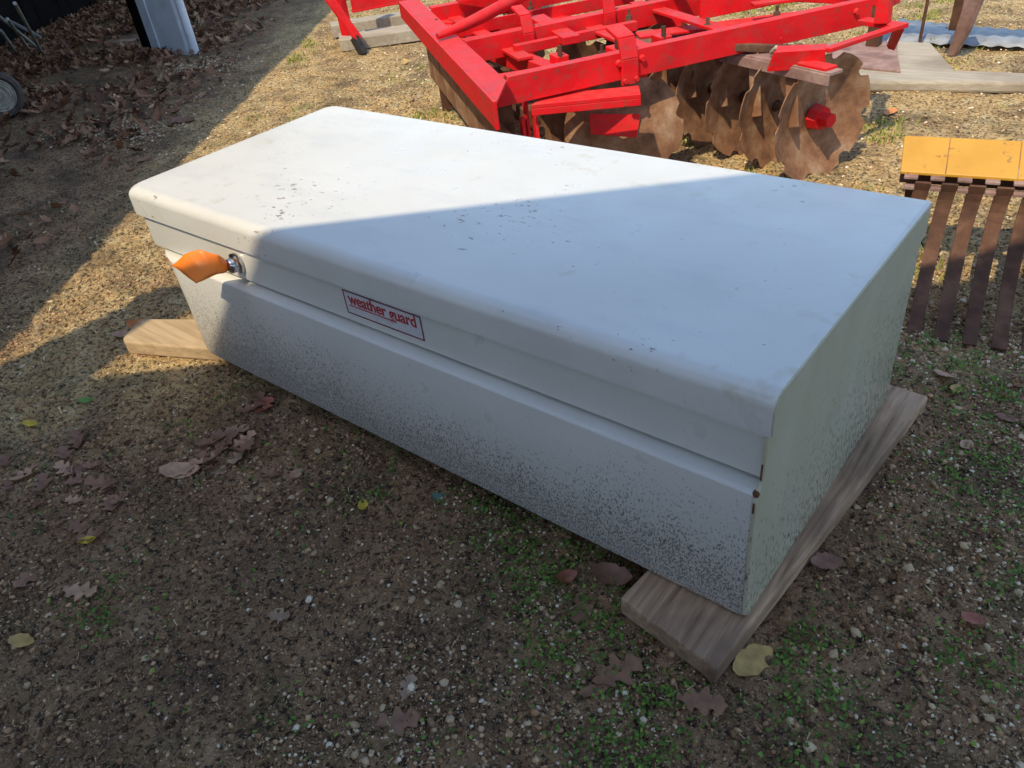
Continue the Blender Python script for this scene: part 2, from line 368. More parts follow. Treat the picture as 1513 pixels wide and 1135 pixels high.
# lid: skirt, rolled front and left edge, flat top
b = MB(); R = []
prof = [(0.4375, 0.0, 0.0)] + [(0.480 + 0.026 * math.sin(a), 0.026 * (1 - math.cos(a)), 0) for a in [math.radians(q) for q in range(0, 91, 10)]]
FL = -0.021
R.append(ring(0.4375, FL + 0.004, BD - 0.002, XL + 0.004, XR + 0.0045, 0.026))
for z, ins, _ in prof:
    zz = z + (ZT - 0.506) * (1 if z > 0.45 else 0); ri = max(0, ins - 0.020) * 0.7
    R.append(ring(zz, FL + ins, BD - ins * 0.35, XL + ins * 0.9, XR + 0.006 - ri, 0.028 + ins * 0.4, rr=0.006))
lid = MB(); lid.loft(R); lid_o = lid.build('lid', 'paint_lid', toolbox, smooth=28)
# lid end flap carries the same painted olive reflection and algae as the end plate
lf = [(-0.0185, 0.4385), (-0.0185, 0.480), (-0.014, 0.493), (-0.006, 0.500), (0.006, 0.5035), (BD - 0.012, 0.5035), (BD - 0.006, 0.4385)]
MB().prism([(XR + 0.0055, y, z) for y, z in lf], (0.0022, 0, 0)).build('lid_end_flap', 'paint_end', lid_o)
for c_, q_ in (((XR - 0.002, -0.031, 0.334), (0.010, 0.009, 0.011)), ((XR + 0.0045, -0.004, 0.4985), (0.005, 0.008, 0.005))):
    MB().box(c_, q_).build('rust_spot', 'rust_edge', toolbox, bevel=0.003)
# latch knob with ears
LX, LZ = -1.305, 0.392; b = MB(); rr = []
for y, r in [(-0.013, 0.026), (-0.019, 0.0255), (-0.021, 0.020), (-0.022, 0.0185), (-0.034, 0.0180), (-0.039, 0.015), (-0.0415, 0.009), (-0.042, 0.001)]:
    rr.append([(LX + r * math.cos(a), y, LZ + r * math.sin(a)) for a in [2 * math.pi * q / 20 for q in range(20)]])
b.loft(rr); latch = b.build('latch', 'chrome', toolbox, smooth=40)
MB().box((LX, -0.043, LZ), (0.003, 0.004, 0.012)).build('keyhole', 'dark', latch)
# maker's label
lx0, lx1, lz0, lz1 = -0.918, -0.692, 0.3685, 0.4245
lb = MB().box(((lx0 + lx1) / 2, -0.0113, (lz0 + lz1) / 2), (lx1 - lx0, 0.002, lz1 - lz0)).build('label_plate', 'label', toolbox, label='white label with a dark red border')
b = MB(); t = 0.0025
for q in ((lx0, lz0, lx1, lz0 + t), (lx0, lz1 - t, lx1, lz1), (lx0, lz0 + t, lx0 + t, lz1 - t), (lx1 - t, lz0 + t, lx1, lz1 - t)):
    b.box(((q[0] + q[2]) / 2, -0.0126, (q[1] + q[3]) / 2), (q[2] - q[0], 0.0012, q[3] - q[1]))
b.build('label_border', 'label_dark', lb)
cu = bpy.data.curves.new('lettering', 'FONT'); cu.body = 'weather guard'; cu.size = 0.041; cu.extrude = 0.0005; cu.offset = 0.0005; cu.space_character = 0.98
to = bpy.data.objects.new('lettering_tmp', cu); col.objects.link(to); bpy.context.view_layer.update()
me = bpy.data.meshes.new_from_object(to.evaluated_get(bpy.context.evaluated_depsgraph_get())); bpy.data.objects.remove(to)
xs = [v.co.x for v in me.vertices]; wdt = max(xs) - min(xs); off = parent_off(lb); kx = 0.198 / wdt
for v in me.vertices:
    q = v.co.copy(); v.co = Vector((lx0 + 0.013 + (q.x - min(xs)) * kx, -0.0131 - q.z, lz0 + 0.0265 + q.y * 0.92)) - off
me.materials.clear(); me.materials.append(M['label_red']); o = bpy.data.objects.new('lettering', me); col.objects.link(o); o.parent = lb; o['label'] = 'red lowercase lettering reading weather guard'
MB().box((lx0 + 0.083, -0.0128, lz0 + 0.0215), (0.142, 0.0012, 0.0022)).build('underline', 'label_red', lb)

# orange ribbon tied to the latch
b = MB(); g = []; n = 16
RA = [((-1.300, -0.040, 0.412), (-1.302, -0.040, 0.386)), ((-1.285, -0.062, 0.440), (-1.283, -0.062, 0.396)), ((-1.310, -0.085, 0.459), (-1.272, -0.085, 0.404)), ((-1.345, -0.108, 0.449), (-1.282, -0.108, 0.404)), ((-1.386, -0.130, 0.421), (-1.297, -0.130, 0.396))]
for q in range(n + 1):
    s_ = q / n * 4; i0 = min(3, int(s_)); f_ = s_ - i0
    e0 = Vector(RA[i0][0]).lerp(Vector(RA[i0 + 1][0]), f_); e1 = Vector(RA[i0][1]).lerp(Vector(RA[i0 + 1][1]), f_)
    g.append([e0.lerp(e1, j / 8) + Vector((0, 0, 0.003 * math.sin(j / 8 * 3.1416) + 0.0015 * math.sin(s_ * 3 + j))) for j in range(9)])
b.loft(g, caps=False, closed=False); tg = b.build('orange_ribbon', 'orange', None, smooth='all')
m = tg.modifiers.new('thickness', 'SOLIDIFY'); m.thickness = 0.0008
tag(tg, 'bright orange plastic ribbon tied to the tool box latch', 'ribbon')

# planks under the box
def plank(name, quad, z0, z1, mat, label, bev=0.005):
    b = MB().hexa([(x, y, z0) for x, y in quad] + [(x, y, z1) for x, y in quad]); o = b.build(name, mat, None, bevel=bev); return tag(o, label, 'plank')
plank('plank', [(-0.197, -0.108), (0.006, -0.142), (0.076, 0.735), (-0.115, 0.745)], -0.004, 0.0402, 'wood_dark', 'dark weathered plank under the flat end of the white tool box')
b = MB(); Q = [(-1.905, -0.130), (-1.935, -0.118), (-1.985, -0.040), (-1.975, -0.018), (-1.20, 0.40), (-1.13, 0.28), (-1.55, 0.02)]
b.prism([(x, y, -0.004) for x, y in Q], (0, 0, 0.0442)); o = b.build('plank', 'wood_pale', None, bevel=0.006)
tag(o, 'sunlit tan plank end sticking out under the latch end of the tool box', 'plank')

# ------------------------------------------------------------------ red disc harrow
har = thing('disc_harrow', (-1.4, 1.9, 0), 'red painted disc harrow with rusty notched discs and heavy steel frame', 'disc harrow')
A0, A1 = Vector((-1.405, 1.085, 0)), Vector((-0.655, 2.355, 0)); aD = (A1 - A0).normalized(); aN = Vector((aD.y, -aD.x, 0))   # aN points to the viewer's side
def rail(name, p0, p1, zt, ht, fl, cut=0.05):
    p0, p1 = Vector(p0), Vector(p1); d = (p1 - p0).normalized(); nn = Vector((-d.y, d.x, 0))
    b = MB(); t = 0.010
    b.prism([p0 + Vector((0, 0, zt - ht)), p1 + Vector((0, 0, zt - ht)), p1 + Vector((0, 0, zt)), p0 + d * cut + Vector((0, 0, zt))], nn * t)
    q0, q1 = p0 + d * cut + nn * t, p1 + nn * t
    b.hexa([q0 + Vector((0, 0, zt - t)), q1 + Vector((0, 0, zt - t)), q1 + nn * fl + Vector((0, 0, zt - t)), q0 + nn * fl + Vector((0, 0, zt - t)),
            q0 + Vector((0, 0, zt - 0.0005)), q1 + Vector((0, 0, zt - 0.0005)), q1 + nn * fl + Vector((0, 0, zt - 0.0005)), q0 + nn * fl + Vector((0, 0, zt - 0.0005))])
    # foot flange on the viewer's side
    b.hexa([p0 + d * 0.02 + nn * t + Vector((0, 0, zt - ht)), p1 + nn * t + Vector((0, 0, zt - ht)), p1 + nn * (t + fl) + Vector((0, 0, zt - ht)), p0 + d * 0.02 + nn * (t + fl) + Vector((0, 0, zt - ht)),
            p0 + d * 0.02 + nn * t + Vector((0, 0, zt - ht + t)), p1 + nn * t + Vector((0, 0, zt - ht + t)), p1 + nn * (t + fl) + Vector((0, 0, zt - ht + t)), p0 + d * 0.02 + nn * (t + fl) + Vector((0, 0, zt - ht + t))])
    return b.build(name, 'red', har, bevel=0.0015)
ra = rail('frame_rail', A0, A1, 0.50, 0.088, 0.035)
rb = rail('frame_rail', (-1.885, 1.425, 0), (-1.27, 2.50, 0), 0.50, 0.085, 0.05)
rc = rail('frame_rail', (-2.50, 1.885, 0), (-1.95, 2.85, 0), 0.50, 0.085, 0.05)
# side rail (channel) at the left
L0, L1 = Vector((-2.80, 2.030, 0)), Vector((-1.262, 0.908, 0)); ld = (L1 - L0).normalized(); ln = Vector((-ld.y, ld.x, 0))
b = MB(); zt = 0.498
b.prism([L0 + Vector((0, 0, zt - 0.075)), L1 - ld * 0.0 + Vector((0, 0, zt - 0.085)), L1 + Vector((0, 0, zt)), L0 + Vector((0, 0, zt))], ln * 0.012)
b.prism([L0 + ln * 0.012 + Vector((0, 0, zt - 0.0006)), L1 + ln * 0.012 + Vector((0, 0, zt - 0.0006)), L1 - ld * 0.20 + ln * 0.095 + Vector((0, 0, zt - 0.0006)), L0 + ln * 0.095 + Vector((0, 0, zt - 0.0006))], (0, 0, -0.012))
b.build('side_rail', 'red', har, bevel=0.0015)
# straps clamping the rails
def strap(base, d, nn, z0, z1, wd=0.055, lean=0.05):
    base = Vector(base); b = MB(); p = [base + Vector((0, 0, z0)), base + Vector((0, 0, (z0 + z1) / 2)), base - nn * lean * 0.4 + Vector((0, 0, z1 - 0.02)), base - nn * lean * 2.2 + Vector((0, 0, z1))]
    for u, v in zip(p, p[1:]): b.bar(u, v, 0.012, wd, d)
    o = b.build('strap', 'red', har, bevel=0.002)
    for dz in (0.016,):
        for s_ in (-0.35, 0.35):
            c = base + d * wd * s_ + Vector((0, 0, z0 + dz)); MB().tube([c, c + nn * 0.016], 0.008, 6).build('bolt', 'red', o)
    return o
def on_rail(p0, p1, f): return Vector(p0) + (Vector(p1) - Vector(p0)) * f
strap(on_rail(A0, A1, 0.325) + aN * 0.008, aD, aN, 0.395, 0.56, 0.062)
strap(on_rail((-1.885, 1.425, 0), (-1.27, 2.50, 0), 0.245) + aN * 0.008, aD, aN, 0.405, 0.565, 0.045)
strap(on_rail((-1.885, 1.425, 0), (-1.27, 2.50, 0), 0.53) + aN * 0.008, aD, aN, 0.40, 0.59, 0.05)
strap(on_rail((-2.50, 1.885, 0), (-1.95, 2.85, 0), 0.40) + aN * 0.008, aD, aN, 0.40, 0.62, 0.06)
for f in (0.30, 0.36, 0.95):
    c = on_rail(A0, A1, f) + Vector((0, 0, 0.468)); MB().tube([c - aN * 0.002, c + aN * 0.012], [0.013, 0.009], 10).build('bolt', 'red', ra)
# brace pipe, tie plates, cross links
b = MB(); b.tube([(-1.99, 1.45, 0.515), (-1.965, 1.56, 0.525), (-1.94, 1.66, 0.54), (-1.93, 2.30, 0.60)], [0.012, 0.02, 0.024, 0.024], 12); b.build('brace_pipe', 'red', har, smooth=True)
b = MB(); b.bar((-1.66, 1.30, 0.425), (-1.12, 1.64, 0.425), 0.05, 0.012); b.build('tie_bar', 'red', har, bevel=0.002)
b = MB(); b.bar((-1.62, 1.36, 0.415), (-1.02, 2.05, 0.415), 0.075, 0.010); b.build('tie_bar', 'red', har, bevel=0.002)
b = MB(); b.bar((-2.05, 1.62, 0.42), (-1.50, 2.30, 0.42), 0.09, 0.010); b.build('tie_bar', 'red', har, bevel=0.002)
b = MB(); b.bar((-1.13, 1.86, 0.44), (-0.88, 2.06, 0.43), 0.10, 0.012); b.build('tie_plate', 'red', har, bevel=0.002)
b = MB(); b.prism([(-1.235, 2.15, 0.45), (-1.02, 2.49, 0.45), (-1.02, 2.49, 0.58), (-1.235, 2.15, 0.58)], (-0.012, 0.008, 0)); b.build('upright_plate', 'red', har, bevel=0.002)
b = MB(); b.bar((-1.75, 2.62, 0.47), (-0.62, 2.52, 0.47), 0.08, 0.05); b.build('rear_rail', 'red', har, bevel=0.003)
b = MB(); b.bar((-2.62, 2.02, 0.40), (-1.30, 1.42, 0.40), 0.06, 0.06); b.build('inner_rail', 'red', har, bevel=0.003)
b = MB(); b.bar((-1.93, 2.00, 0.46), (-1.55, 1.72, 0.46), 0.07, 0.03); b.build('tie_plate', 'red', har, bevel=0.003)
# right hand bracket, rail and post
b = MB(); b.prism([(-0.772, 1.775, 0.452), (-0.632, 1.850, 0.452), (-0.628, 1.862, 0.388), (-0.792, 1.778, 0.388)], (-0.008, 0.012, 0)); b.prism([(-0.772, 1.787, 0.450), (-0.632, 1.862, 0.450), (-0.655, 1.925, 0.450), (-0.80, 1.86, 0.450)], (0, 0, -0.010)); b.build('corner_bracket', 'red', har, bevel=0.002)
b = MB(); b.bar((-0.632, 1.865, 0.445), (-0.512, 2.222, 0.445), 0.030, 0.014); b.build('outer_rail', 'red', har, bevel=0.002)
b = MB(); b.bar((-0.575, 2.225, 0.45), (-0.60, 2.24, 0.85), 0.045, 0.05, (0, 1, 0)); b.build('post', 'red', har, bevel=0.003)
b = MB(); b.bar((-0.66, 2.27, 0.443), (-0.50, 2.215, 0.443), 0.055, 0.016); b.build('post_foot', 'red', har, bevel=0.002)
b = MB(); b.prism([(-0.515, 2.225, 0.44), (-0.508, 2.232, 0.44), (-0.60, 2.50, 0.30), (-0.63, 2.52, 0.30), (-0.545, 2.27, 0.44)], (0.006, 0.003, -0.012)); b.build('outer_leg', 'red', har)
# gangs of notched discs
gA = Vector((0.935, -0.354, 0)).normalized(); gP = Vector((gA.y, -gA.x, 0))
def disc_mesh(Rr=0.218, notch=8, dish=0.05):
    n = notch * 18; rings = []
    for side in (0, 1):
        lst = [0.022, 0.06, 0.12, 0.17, Rr]
        rr = []
        for q in lst:
            row = []
            for k_ in range(n):
                a = 2 * math.pi * k_ / n; r = q
                if q == Rr:
                    r = Rr - (0.022 if k_ % 18 in (7, 8, 9) else (0.014 if k_ % 18 in (6, 10) else 0.0))
                z = dish * (r / Rr) ** 2 + (0.0045 if side else 0)
                row.append((z, r * math.cos(a), r * math.sin(a)))
            rr.append(row)
        rings.append(rr)
    full = rings[0] + rings[1][::-1]; full.append(rings[0][0])
    b = MB(); b.loft(full, caps=False); return b
dm = disc_mesh()
def put_disc(c, axis, spin, mat='rust', src=None):
    axis = Vector(axis).normalized(); u = Vector((0, 0, 1)); v = u.cross(axis).normalized(); u = axis.cross(v)
    cs, sn = math.cos(spin), math.sin(spin); b = MB(); c = Vector(c)
    b.add([c + axis * p[0] + v * (p[1] * cs - p[2] * sn) + u * (p[1] * sn + p[2] * cs) for p in dm.v], dm.f)
    return b.build('disc', mat, har, smooth=40)
base = Vector((-0.680, 1.935, 0.205))
for k_ in range(7):
    c = base - gA * 0.172 * k_ + gP * 0.0
    d_ = put_disc(c, gA * 1.0 + gP * 0.05, 0.3 + k_ * 1.1)
    # scraper blade reaching down to each disc
    p = c - gA * 0.02 - gP * -0.10
    b = MB(); b.bar(c + gP * 0.10 + Vector((0, 0, 0.20)) - gA * 0.03, c + gP * 0.13 + Vector((0, 0, 0.0)) + gA * 0.035, 0.006, 0.045, gA); b.build('scraper', 'rust', har)
    b = MB(); b.tube([c - gA * 0.115, c - gA * 0.09, c - gA * 0.03, c + gA * 0.0], [0.045, 0.030, 0.030, 0.05], 12); b.build('spool', 'rust_dark', har, smooth=True)
b = MB(); b.tube([base - gA * 1.15, base + gA * 0.06], 0.016, 8); b.build('axle', 'rust_dark', har, smooth=True)
b = MB(); b.tube([base + gA * 0.012, base + gA * 0.05], [0.046, 0.040], 8); b.tube([base + gA * 0.048, base + gA * 0.085], 0.026, 6); b.build('axle_nut', 'red', har)
b = MB(); g0 = base + gP * 0.10 + Vector((0, 0, 0.195)); b.bar(g0 - gA * 1.1, g0 + gA * 0.16, 0.060, 0.012); b.bar(g0 - gA * 1.1 + gP * 0.030 - Vector((0, 0, 0.018)), g0 + gA * 0.16 + gP * 0.030 - Vector((0, 0, 0.018)), 0.008, 0.035); b.build('gang_bar', 'rust_pink', har, bevel=0.002)
b = MB(); b.bar(g0 + gA * 0.02 + Vector((0, 0, 0.006)), g0 + gA * 0.14 + Vector((0, 0, 0.006)), 0.055, 0.02); b.build('gang_clamp', 'red', har, bevel=0.003)
b = MB(); hk = g0 - gA * 0.12 + Vector((0, 0, 0.02)); b.tube([hk, hk + Vector((0.02, -0.01, 0.02)), hk + Vector((0.05, -0.02, 0.015)), hk + Vector((0.055, -0.02, -0.01))], 0.008, 8); b.build('hook', 'rim', har, smooth=True)
# left front gang: bar, big disc blade and links
b = MB(); b.hexa([(-1.337, 1.176, 0.388), (-1.049, 1.390, 0.388), (-1.106, 1.472, 0.388), (-1.352, 1.286, 0.388), (-1.337, 1.176, 0.402), (-1.049, 1.390, 0.402), (-1.106, 1.472, 0.402), (-1.352, 1.286, 0.402)])
b.prism([(-1.337, 1.176, 0.388), (-1.049, 1.390, 0.388), (-1.049, 1.390, 0.365), (-1.337, 1.176, 0.365)], (-0.006, 0.008, 0)); b.build('gang_bar', 'red', har, bevel=0.002)
fd = Vector((-1.215, 1.545, 0.205)); fa = Vector((0.55, -0.80, 0.18)).normalized()
put_disc(fd, -fa, 0.2, 'rust')
b = MB(); fu = Vector((0, 0, 1)); fv = fu.cross(fa).normalized(); fu = fa.cross(fv)
b.prism([fd + fa * 0.003 + fv * x_ + fu * y_ for x_, y_ in ((-0.12, 0.005), (0.045, -0.02), (0.06, 0.06), (-0.12, 0.075))], fa * 0.006); b.build('paint_patch_plate', 'red', har)
for dx in (-0.30, -0.55):
    put_disc(fd + Vector((dx * 0.81, dx * -0.59 + 0.02, 0)), Vector((0.80, -0.60, 0)), 1.0)
for q in ((-1.40, 1.20, 0.02, 0.35), (-1.36, 1.22, 0.04, 0.38), (-1.43, 1.26, 0.08, 0.40)):
    MB().bar((q[0], q[1], q[3]), (q[0] + 0.02, q[1] - 0.02, 0.16 + q[2]), 0.028, 0.012, (0.5, 0.86, 0)).build('link_bar', 'red', har, bevel=0.002)
rb0 = Vector((-1.52, 2.28, 0.205)); rA = Vector((0.96, 0.28, 0)).normalized()
for k_ in range(5):
    put_disc(rb0 - rA * 0.215 * k_, rA, 0.5 + k_)
MB().tube([rb0 - rA * 1.0, rb0 + rA * 0.1], 0.016, 8).build('axle', 'rust_dark', har, smooth=True)
b = MB(); b.bar(rb0 - rA * 1.0 + Vector((0, -0.05, 0.21)), rb0 + rA * 0.15 + Vector((0, -0.05, 0.21)), 0.06, 0.05); b.build('gang_bar', 'red', har, bevel=0.003)
for f_, h_ in ((0.20, 0.035), (0.43, 0.03), (0.62, 0.045)):
    c = on_rail((-1.60, 1.40, 0), (-1.00, 2.10, 0), f_) + Vector((0, 0, 0.425)); b = MB(); b.box(c + Vector((0, 0, h_ / 2)), (0.05, 0.07, h_), aD); b.build('clamp_block', 'red', har, bevel=0.004)
    MB().tube([c + Vector((0.02, -0.02, h_ - 0.01)), c + Vector((0.02, -0.02, h_ + 0.035))], 0.009, 6).build('bolt', 'rust_dark', har)
MB().bar((-1.50, 1.30, 0.44), (-1.30, 1.55, 0.43), 0.03, 0.02).build('link_bar', 'rust_dark', har, bevel=0.002)
MB().bar((-1.44, 1.25, 0.445), (-1.16, 1.62, 0.40), 0.02, 0.03).build('link_bar', 'red', har, bevel=0.002)
MB().bar((-1.05, 1.80, 0.45), (-0.80, 1.98, 0.41), 0.025, 0.025).build('link_bar', 'rust_dark', har, bevel=0.002)
for p0_, p1_, w_, h_, m_ in (((-2.35, 1.78, 0.43), (-1.85, 2.55, 0.43), 0.10, 0.012, 'red'), ((-2.20, 1.66, 0.46), (-1.72, 2.45, 0.46), 0.012, 0.05, 'red'), ((-2.48, 2.05, 0.44), (-1.62, 1.52, 0.44), 0.06, 0.012, 'red'),
        ((-1.78, 2.05, 0.455), (-1.22, 1.70, 0.455), 0.07, 0.012, 'red'), ((-1.62, 2.30, 0.47), (-1.00, 1.92, 0.47), 0.06, 0.012, 'red'), ((-1.40, 1.95, 0.43), (-0.85, 2.45, 0.43), 0.09, 0.010, 'red'), ((-1.72, 1.58, 0.45), (-1.45, 2.02, 0.45), 0.035, 0.035, 'red'),
        ((-2.60, 2.10, 0.36), (-1.45, 1.32, 0.30), 0.06, 0.06, 'rust_dark'), ((-1.95, 2.45, 0.52), (-1.30, 2.20, 0.56), 0.05, 0.012, 'red'), ((-2.38, 2.00, 0.52), (-2.05, 2.42, 0.52), 0.07, 0.012, 'red'), ((-1.05, 2.20, 0.50), (-0.70, 2.52, 0.50), 0.05, 0.012, 'red')):
    MB().bar(p0_, p1_, w_, h_).build('cross_bar', m_, har, bevel=0.002)
for x_, y_ in ((-2.28, 1.75), (-2.05, 2.12), (-1.72, 1.75), (-1.50, 2.05), (-1.30, 1.55), (-1.12, 1.98), (-0.95, 2.20), (-1.85, 2.35)):
    b = MB(); b.tube([(x_, y_, 0.44), (x_, y_, 0.478)], 0.014, 6); b.tube([(x_, y_, 0.478), (x_, y_, 0.50)], 0.007, 6); b.build('bolt', 'rust_dark', har)
# rusty skid plank of steel below the side rail
b = MB(); s0, s1 = L0 + ln * 0.10, L1 - ld * 0.25 + ln * 0.10
b.prism([s0 + Vector((0, 0, 0.12)), s1 + Vector((0, 0, 0.12)), s1 + Vector((0, 0, 0.30)), s0 + Vector((0, 0, 0.30))], ln * 0.012); b.build('skid_plate', 'rust', har, bevel=0.003)
for f in (0.12, 0.5, 0.9):
    c = s0 + (s1 - s0) * f; MB().bar(c + ln * 0.03 + Vector((0, 0, 0.0)), c + ln * 0.03 + Vector((0, 0, 0.45)), 0.05, 0.02, ld).build('stand_leg', 'rust_dark', har)
MB().bar((-1.70, 2.58, -0.005), (-1.70, 2.58, 0.46), 0.05, 0.05, (1, 0, 0)).build('stand_leg', 'rust_dark', har)

# ------------------------------------------------------------------ second red implement on boards, upper left
im = thing('red_steel_frame', (-4.0, 3.1, 0), 'red angle iron implement frame standing on two wooden boards beside the harrow', 'farm implement')
b = MB(); b.bar((-4.15, 2.66, 0.36), (-4.035, 2.745, 0.085), 0.075, 0.012, (0.6, 0.8, 0.2)); b.bar((-4.14, 2.67, 0.36), (-4.025, 2.755, 0.085), 0.012, 0.06, (0.6, 0.8, 0.2)); b.build('slanted_leg', 'red', im, bevel=0.002)
MB().bar((-4.28, 2.88, 0.06), (-4.30, 2.88, 0.85), 0.075, 0.05, (0, 1, 0)).build('post', 'red', im, bevel=0.003)
b = MB(); b.bar((-4.20, 2.90, 0.255), (-3.55, 4.10, 0.255), 0.012, 0.09); b.bar((-4.22, 2.91, 0.215), (-3.57, 4.11, 0.215), 0.06, 0.012); b.build('cross_rail', 'red', im, bevel=0.002)
b = MB(); b.bar((-4.04, 2.735, 0.10), (-3.98, 2.735, -0.004), 0.05, 0.04, (0, 1, 0)); b.build('foot', 'dark', im)
MB().bar((-3.56, 4.08, 0.0), (-3.56, 4.08, 0.85), 0.075, 0.05, (0, 1, 0)).build('post', 'red', im, bevel=0.003)
plank('board', [(-4.21, 2.74), (-3.42, 3.55), (-3.56, 3.70), (-4.40, 2.90)], -0.004, 0.07, 'wood_grey', 'pale timber under the slanted foot of the red implement frame')
plank('board', [(-4.62, 3.02), (-3.75, 4.02), (-3.88, 4.14), (-4.75, 3.12)], -0.004, 0.08, 'wood_grey', 'pale timber below the cross rail of the red implement frame')

# ------------------------------------------------------------------ yellow landscape rake
rk = thing('landscape_rake', (0.1, 1.3, 0), 'landscape rake with a yellow beam and curved brown spring tines', 'landscape rake')
rd = Vector((0.9755, 0.2195, 0)); rf = Vector((0.2195, -0.9755, 0)); r0 = Vector((-0.213, 1.335, 0.285)); RL = 1.5
b = MB(); th = Vector((0, 0, 0.008)); bv = Vector((-0.028, 0.085, 0.066))
b.hexa([r0, r0 + rd * RL, r0 + rd * RL + bv, r0 + bv, r0 + th, r0 + rd * RL + th, r0 + rd * RL + bv + th, r0 + bv + th]); b.build('beam_plate', 'yellow', rk, bevel=0.002)
for xx in (0.108, 0.272, 0.55, 0.83, 1.12):
    MB().bar(r0 + rd * xx + th, r0 + rd * (xx + 0.004) + bv * 0.97 + th, 0.0022, 0.002).build('weld_seam', 'rust', rk)
b = MB(); q0 = r0 + Vector((-0.012, 0.055, -0.018)); b.bar(q0, q0 + rd * RL, 0.03, 0.045); b.build('beam_core', 'rust_dark', rk, bevel=0.003)
NT = 20
for k_ in range(NT):
    c = r0 + rd * (0.060 + 0.0635 * k_) + Vector((0, 0, -0.006))
    b = MB(); rows = []
    for q in range(13):
        s_ = q / 12
        out = 0.34 * (1.25 * s_ - 0.25 * s_ * s_) if False else 0.020 + 0.325 * (1.35 * s_ * s_ - 0.35 * s_)
        zz = 0.279 * (1 - s_)
        p = Vector((c.x, c.y, 0)) + rf * out - rd * 0.0185 * s_ + Vector((0, 0, zz - 0.004))
        rows.append((p, s_))
    for (p, s_), (p2, s2) in zip(rows, rows[1:]): pass
    rings = []
    for q, (p, s_) in enumerate(rows):
        d = (rows[min(q + 1, 12)][0] - rows[max(q - 1, 0)][0]).normalized(); nrm = rd.cross(d).normalized(); hw = 0.0195 - 0.003 * s_
        rings.append([p + rd * hw + nrm * 0.004, p - rd * hw + nrm * 0.004, p - rd * hw - nrm * 0.004, p + rd * hw - nrm * 0.004])
    b.loft(rings); b.build('tine', 'rust_dark' , rk, bevel=0.0012)
    cc = c - rd * 0.0318 + rf * 0.008
    b = MB(); b.box(cc + Vector((0, 0, 0.004)), (0.034, 0.022, 0.008), rd); b.box(cc + Vector((0, 0, -0.022)) + rf * 0.004, (0.026, 0.022, 0.010), rd); b.build('tine_clamp', 'rust_pink', rk, bevel=0.002)
for xx in (0.02, 1.45):
    MB().bar(r0 + rd * xx + Vector((0, 0.07, -0.02)), Vector((r0.x, r0.y + 0.13, -0.005)) + rd * xx, 0.03, 0.03, (1, 0, 0)).build('stand_leg', 'rust_dark', rk)

# ------------------------------------------------------------------ things lying at the upper right
b = MB(); Q = [(-0.93, 2.87), (-0.40, 3.02), (0.35, 3.22), (0.35, 3.30), (-0.50, 3.17), (-0.72, 3.60), (-0.88, 3.60), (-0.80, 3.30), (-1.05, 3.15)]
b.prism([(x, y, -0.004) for x, y in Q], (0, 0, 0.05)); o = b.build('board', 'wood_grey', None, bevel=0.012)
tag(o, 'grey weathered board offcut lying beneath the pinkish rusty plate', 'board')
b = MB(); Q = [(-1.02, 3.08), (-0.70, 3.06), (-0.86, 3.50), (-1.02, 3.60), (-1.18, 3.42)]
b.prism([(x, y, 0.0465) for x, y in Q], (0, 0, 0.010)); o = b.build('steel_plate', 'rust_pink', None, bevel=0.002)
tag(o, 'pinkish brown rusty steel plate lying on the grey board', 'plate')
b = MB(); nS = 120; g = []
for q in range(nS + 1):
    x_ = -1.06 + 1.5 * q / nS; z_ = 0.012 + 0.004 * math.sin(q * math.pi / 3); sk = 0.10 * q / nS
    g.append([(x_, 3.69 + sk, z_), (x_ + 0.02, 4.20 - 0.25 * (q / nS) ** 0.7, z_)])
b.loft(g, caps=False, closed=False); o = b.build('roofing_sheet', 'galv', None, smooth='all'); m = o.modifiers.new('t', 'SOLIDIFY'); m.thickness = 0.0015
tag(o, 'grey galvanised metal sheet lying flat behind the red harrow', 'metal sheet')
sh = thing('subsoiler', (-0.62, 3.58, 0), 'brown steel subsoiler shank with its point touching the ground', 'plow shank')
b = MB(); b.prism([(-0.635, 3.575, -0.004), (-0.600, 3.58, -0.004), (-0.545, 3.50, 0.14), (-0.49, 3.46, 0.42), (-0.52, 3.45, 0.62), (-0.585, 3.47, 0.62), (-0.60, 3.52, 0.20)], (0.010, 0.022, 0)); b.build('blade', 'rust_pink', sh, bevel=0.003)
MB().bar((-0.62, 3.56, 0.12), (-0.60, 3.50, 0.72), 0.05, 0.035, (0, 1, 0)).build('shank', 'rust_dark', sh, bevel=0.003)
MB().bar((-1.05, 3.44, 0.76), (0.75, 3.60, 0.76), 0.10, 0.10).build('toolbar', 'rust_dark', sh, bevel=0.005)
for x_ in (-0.95, 0.65): MB().bar((x_, 3.45 + 0.09 * (x_ + 0.95), -0.004), (x_, 3.45 + 0.09 * (x_ + 0.95), 0.74), 0.06, 0.06, (1, 0, 0)).build('stand_leg', 'rust_dark', sh, bevel=0.003)
MB().tube([(-0.78, 3.62, 0.0), (-0.76, 3.55, 0.72)], 0.008, 8).build('rod', 'rust_dark', sh, smooth=True)

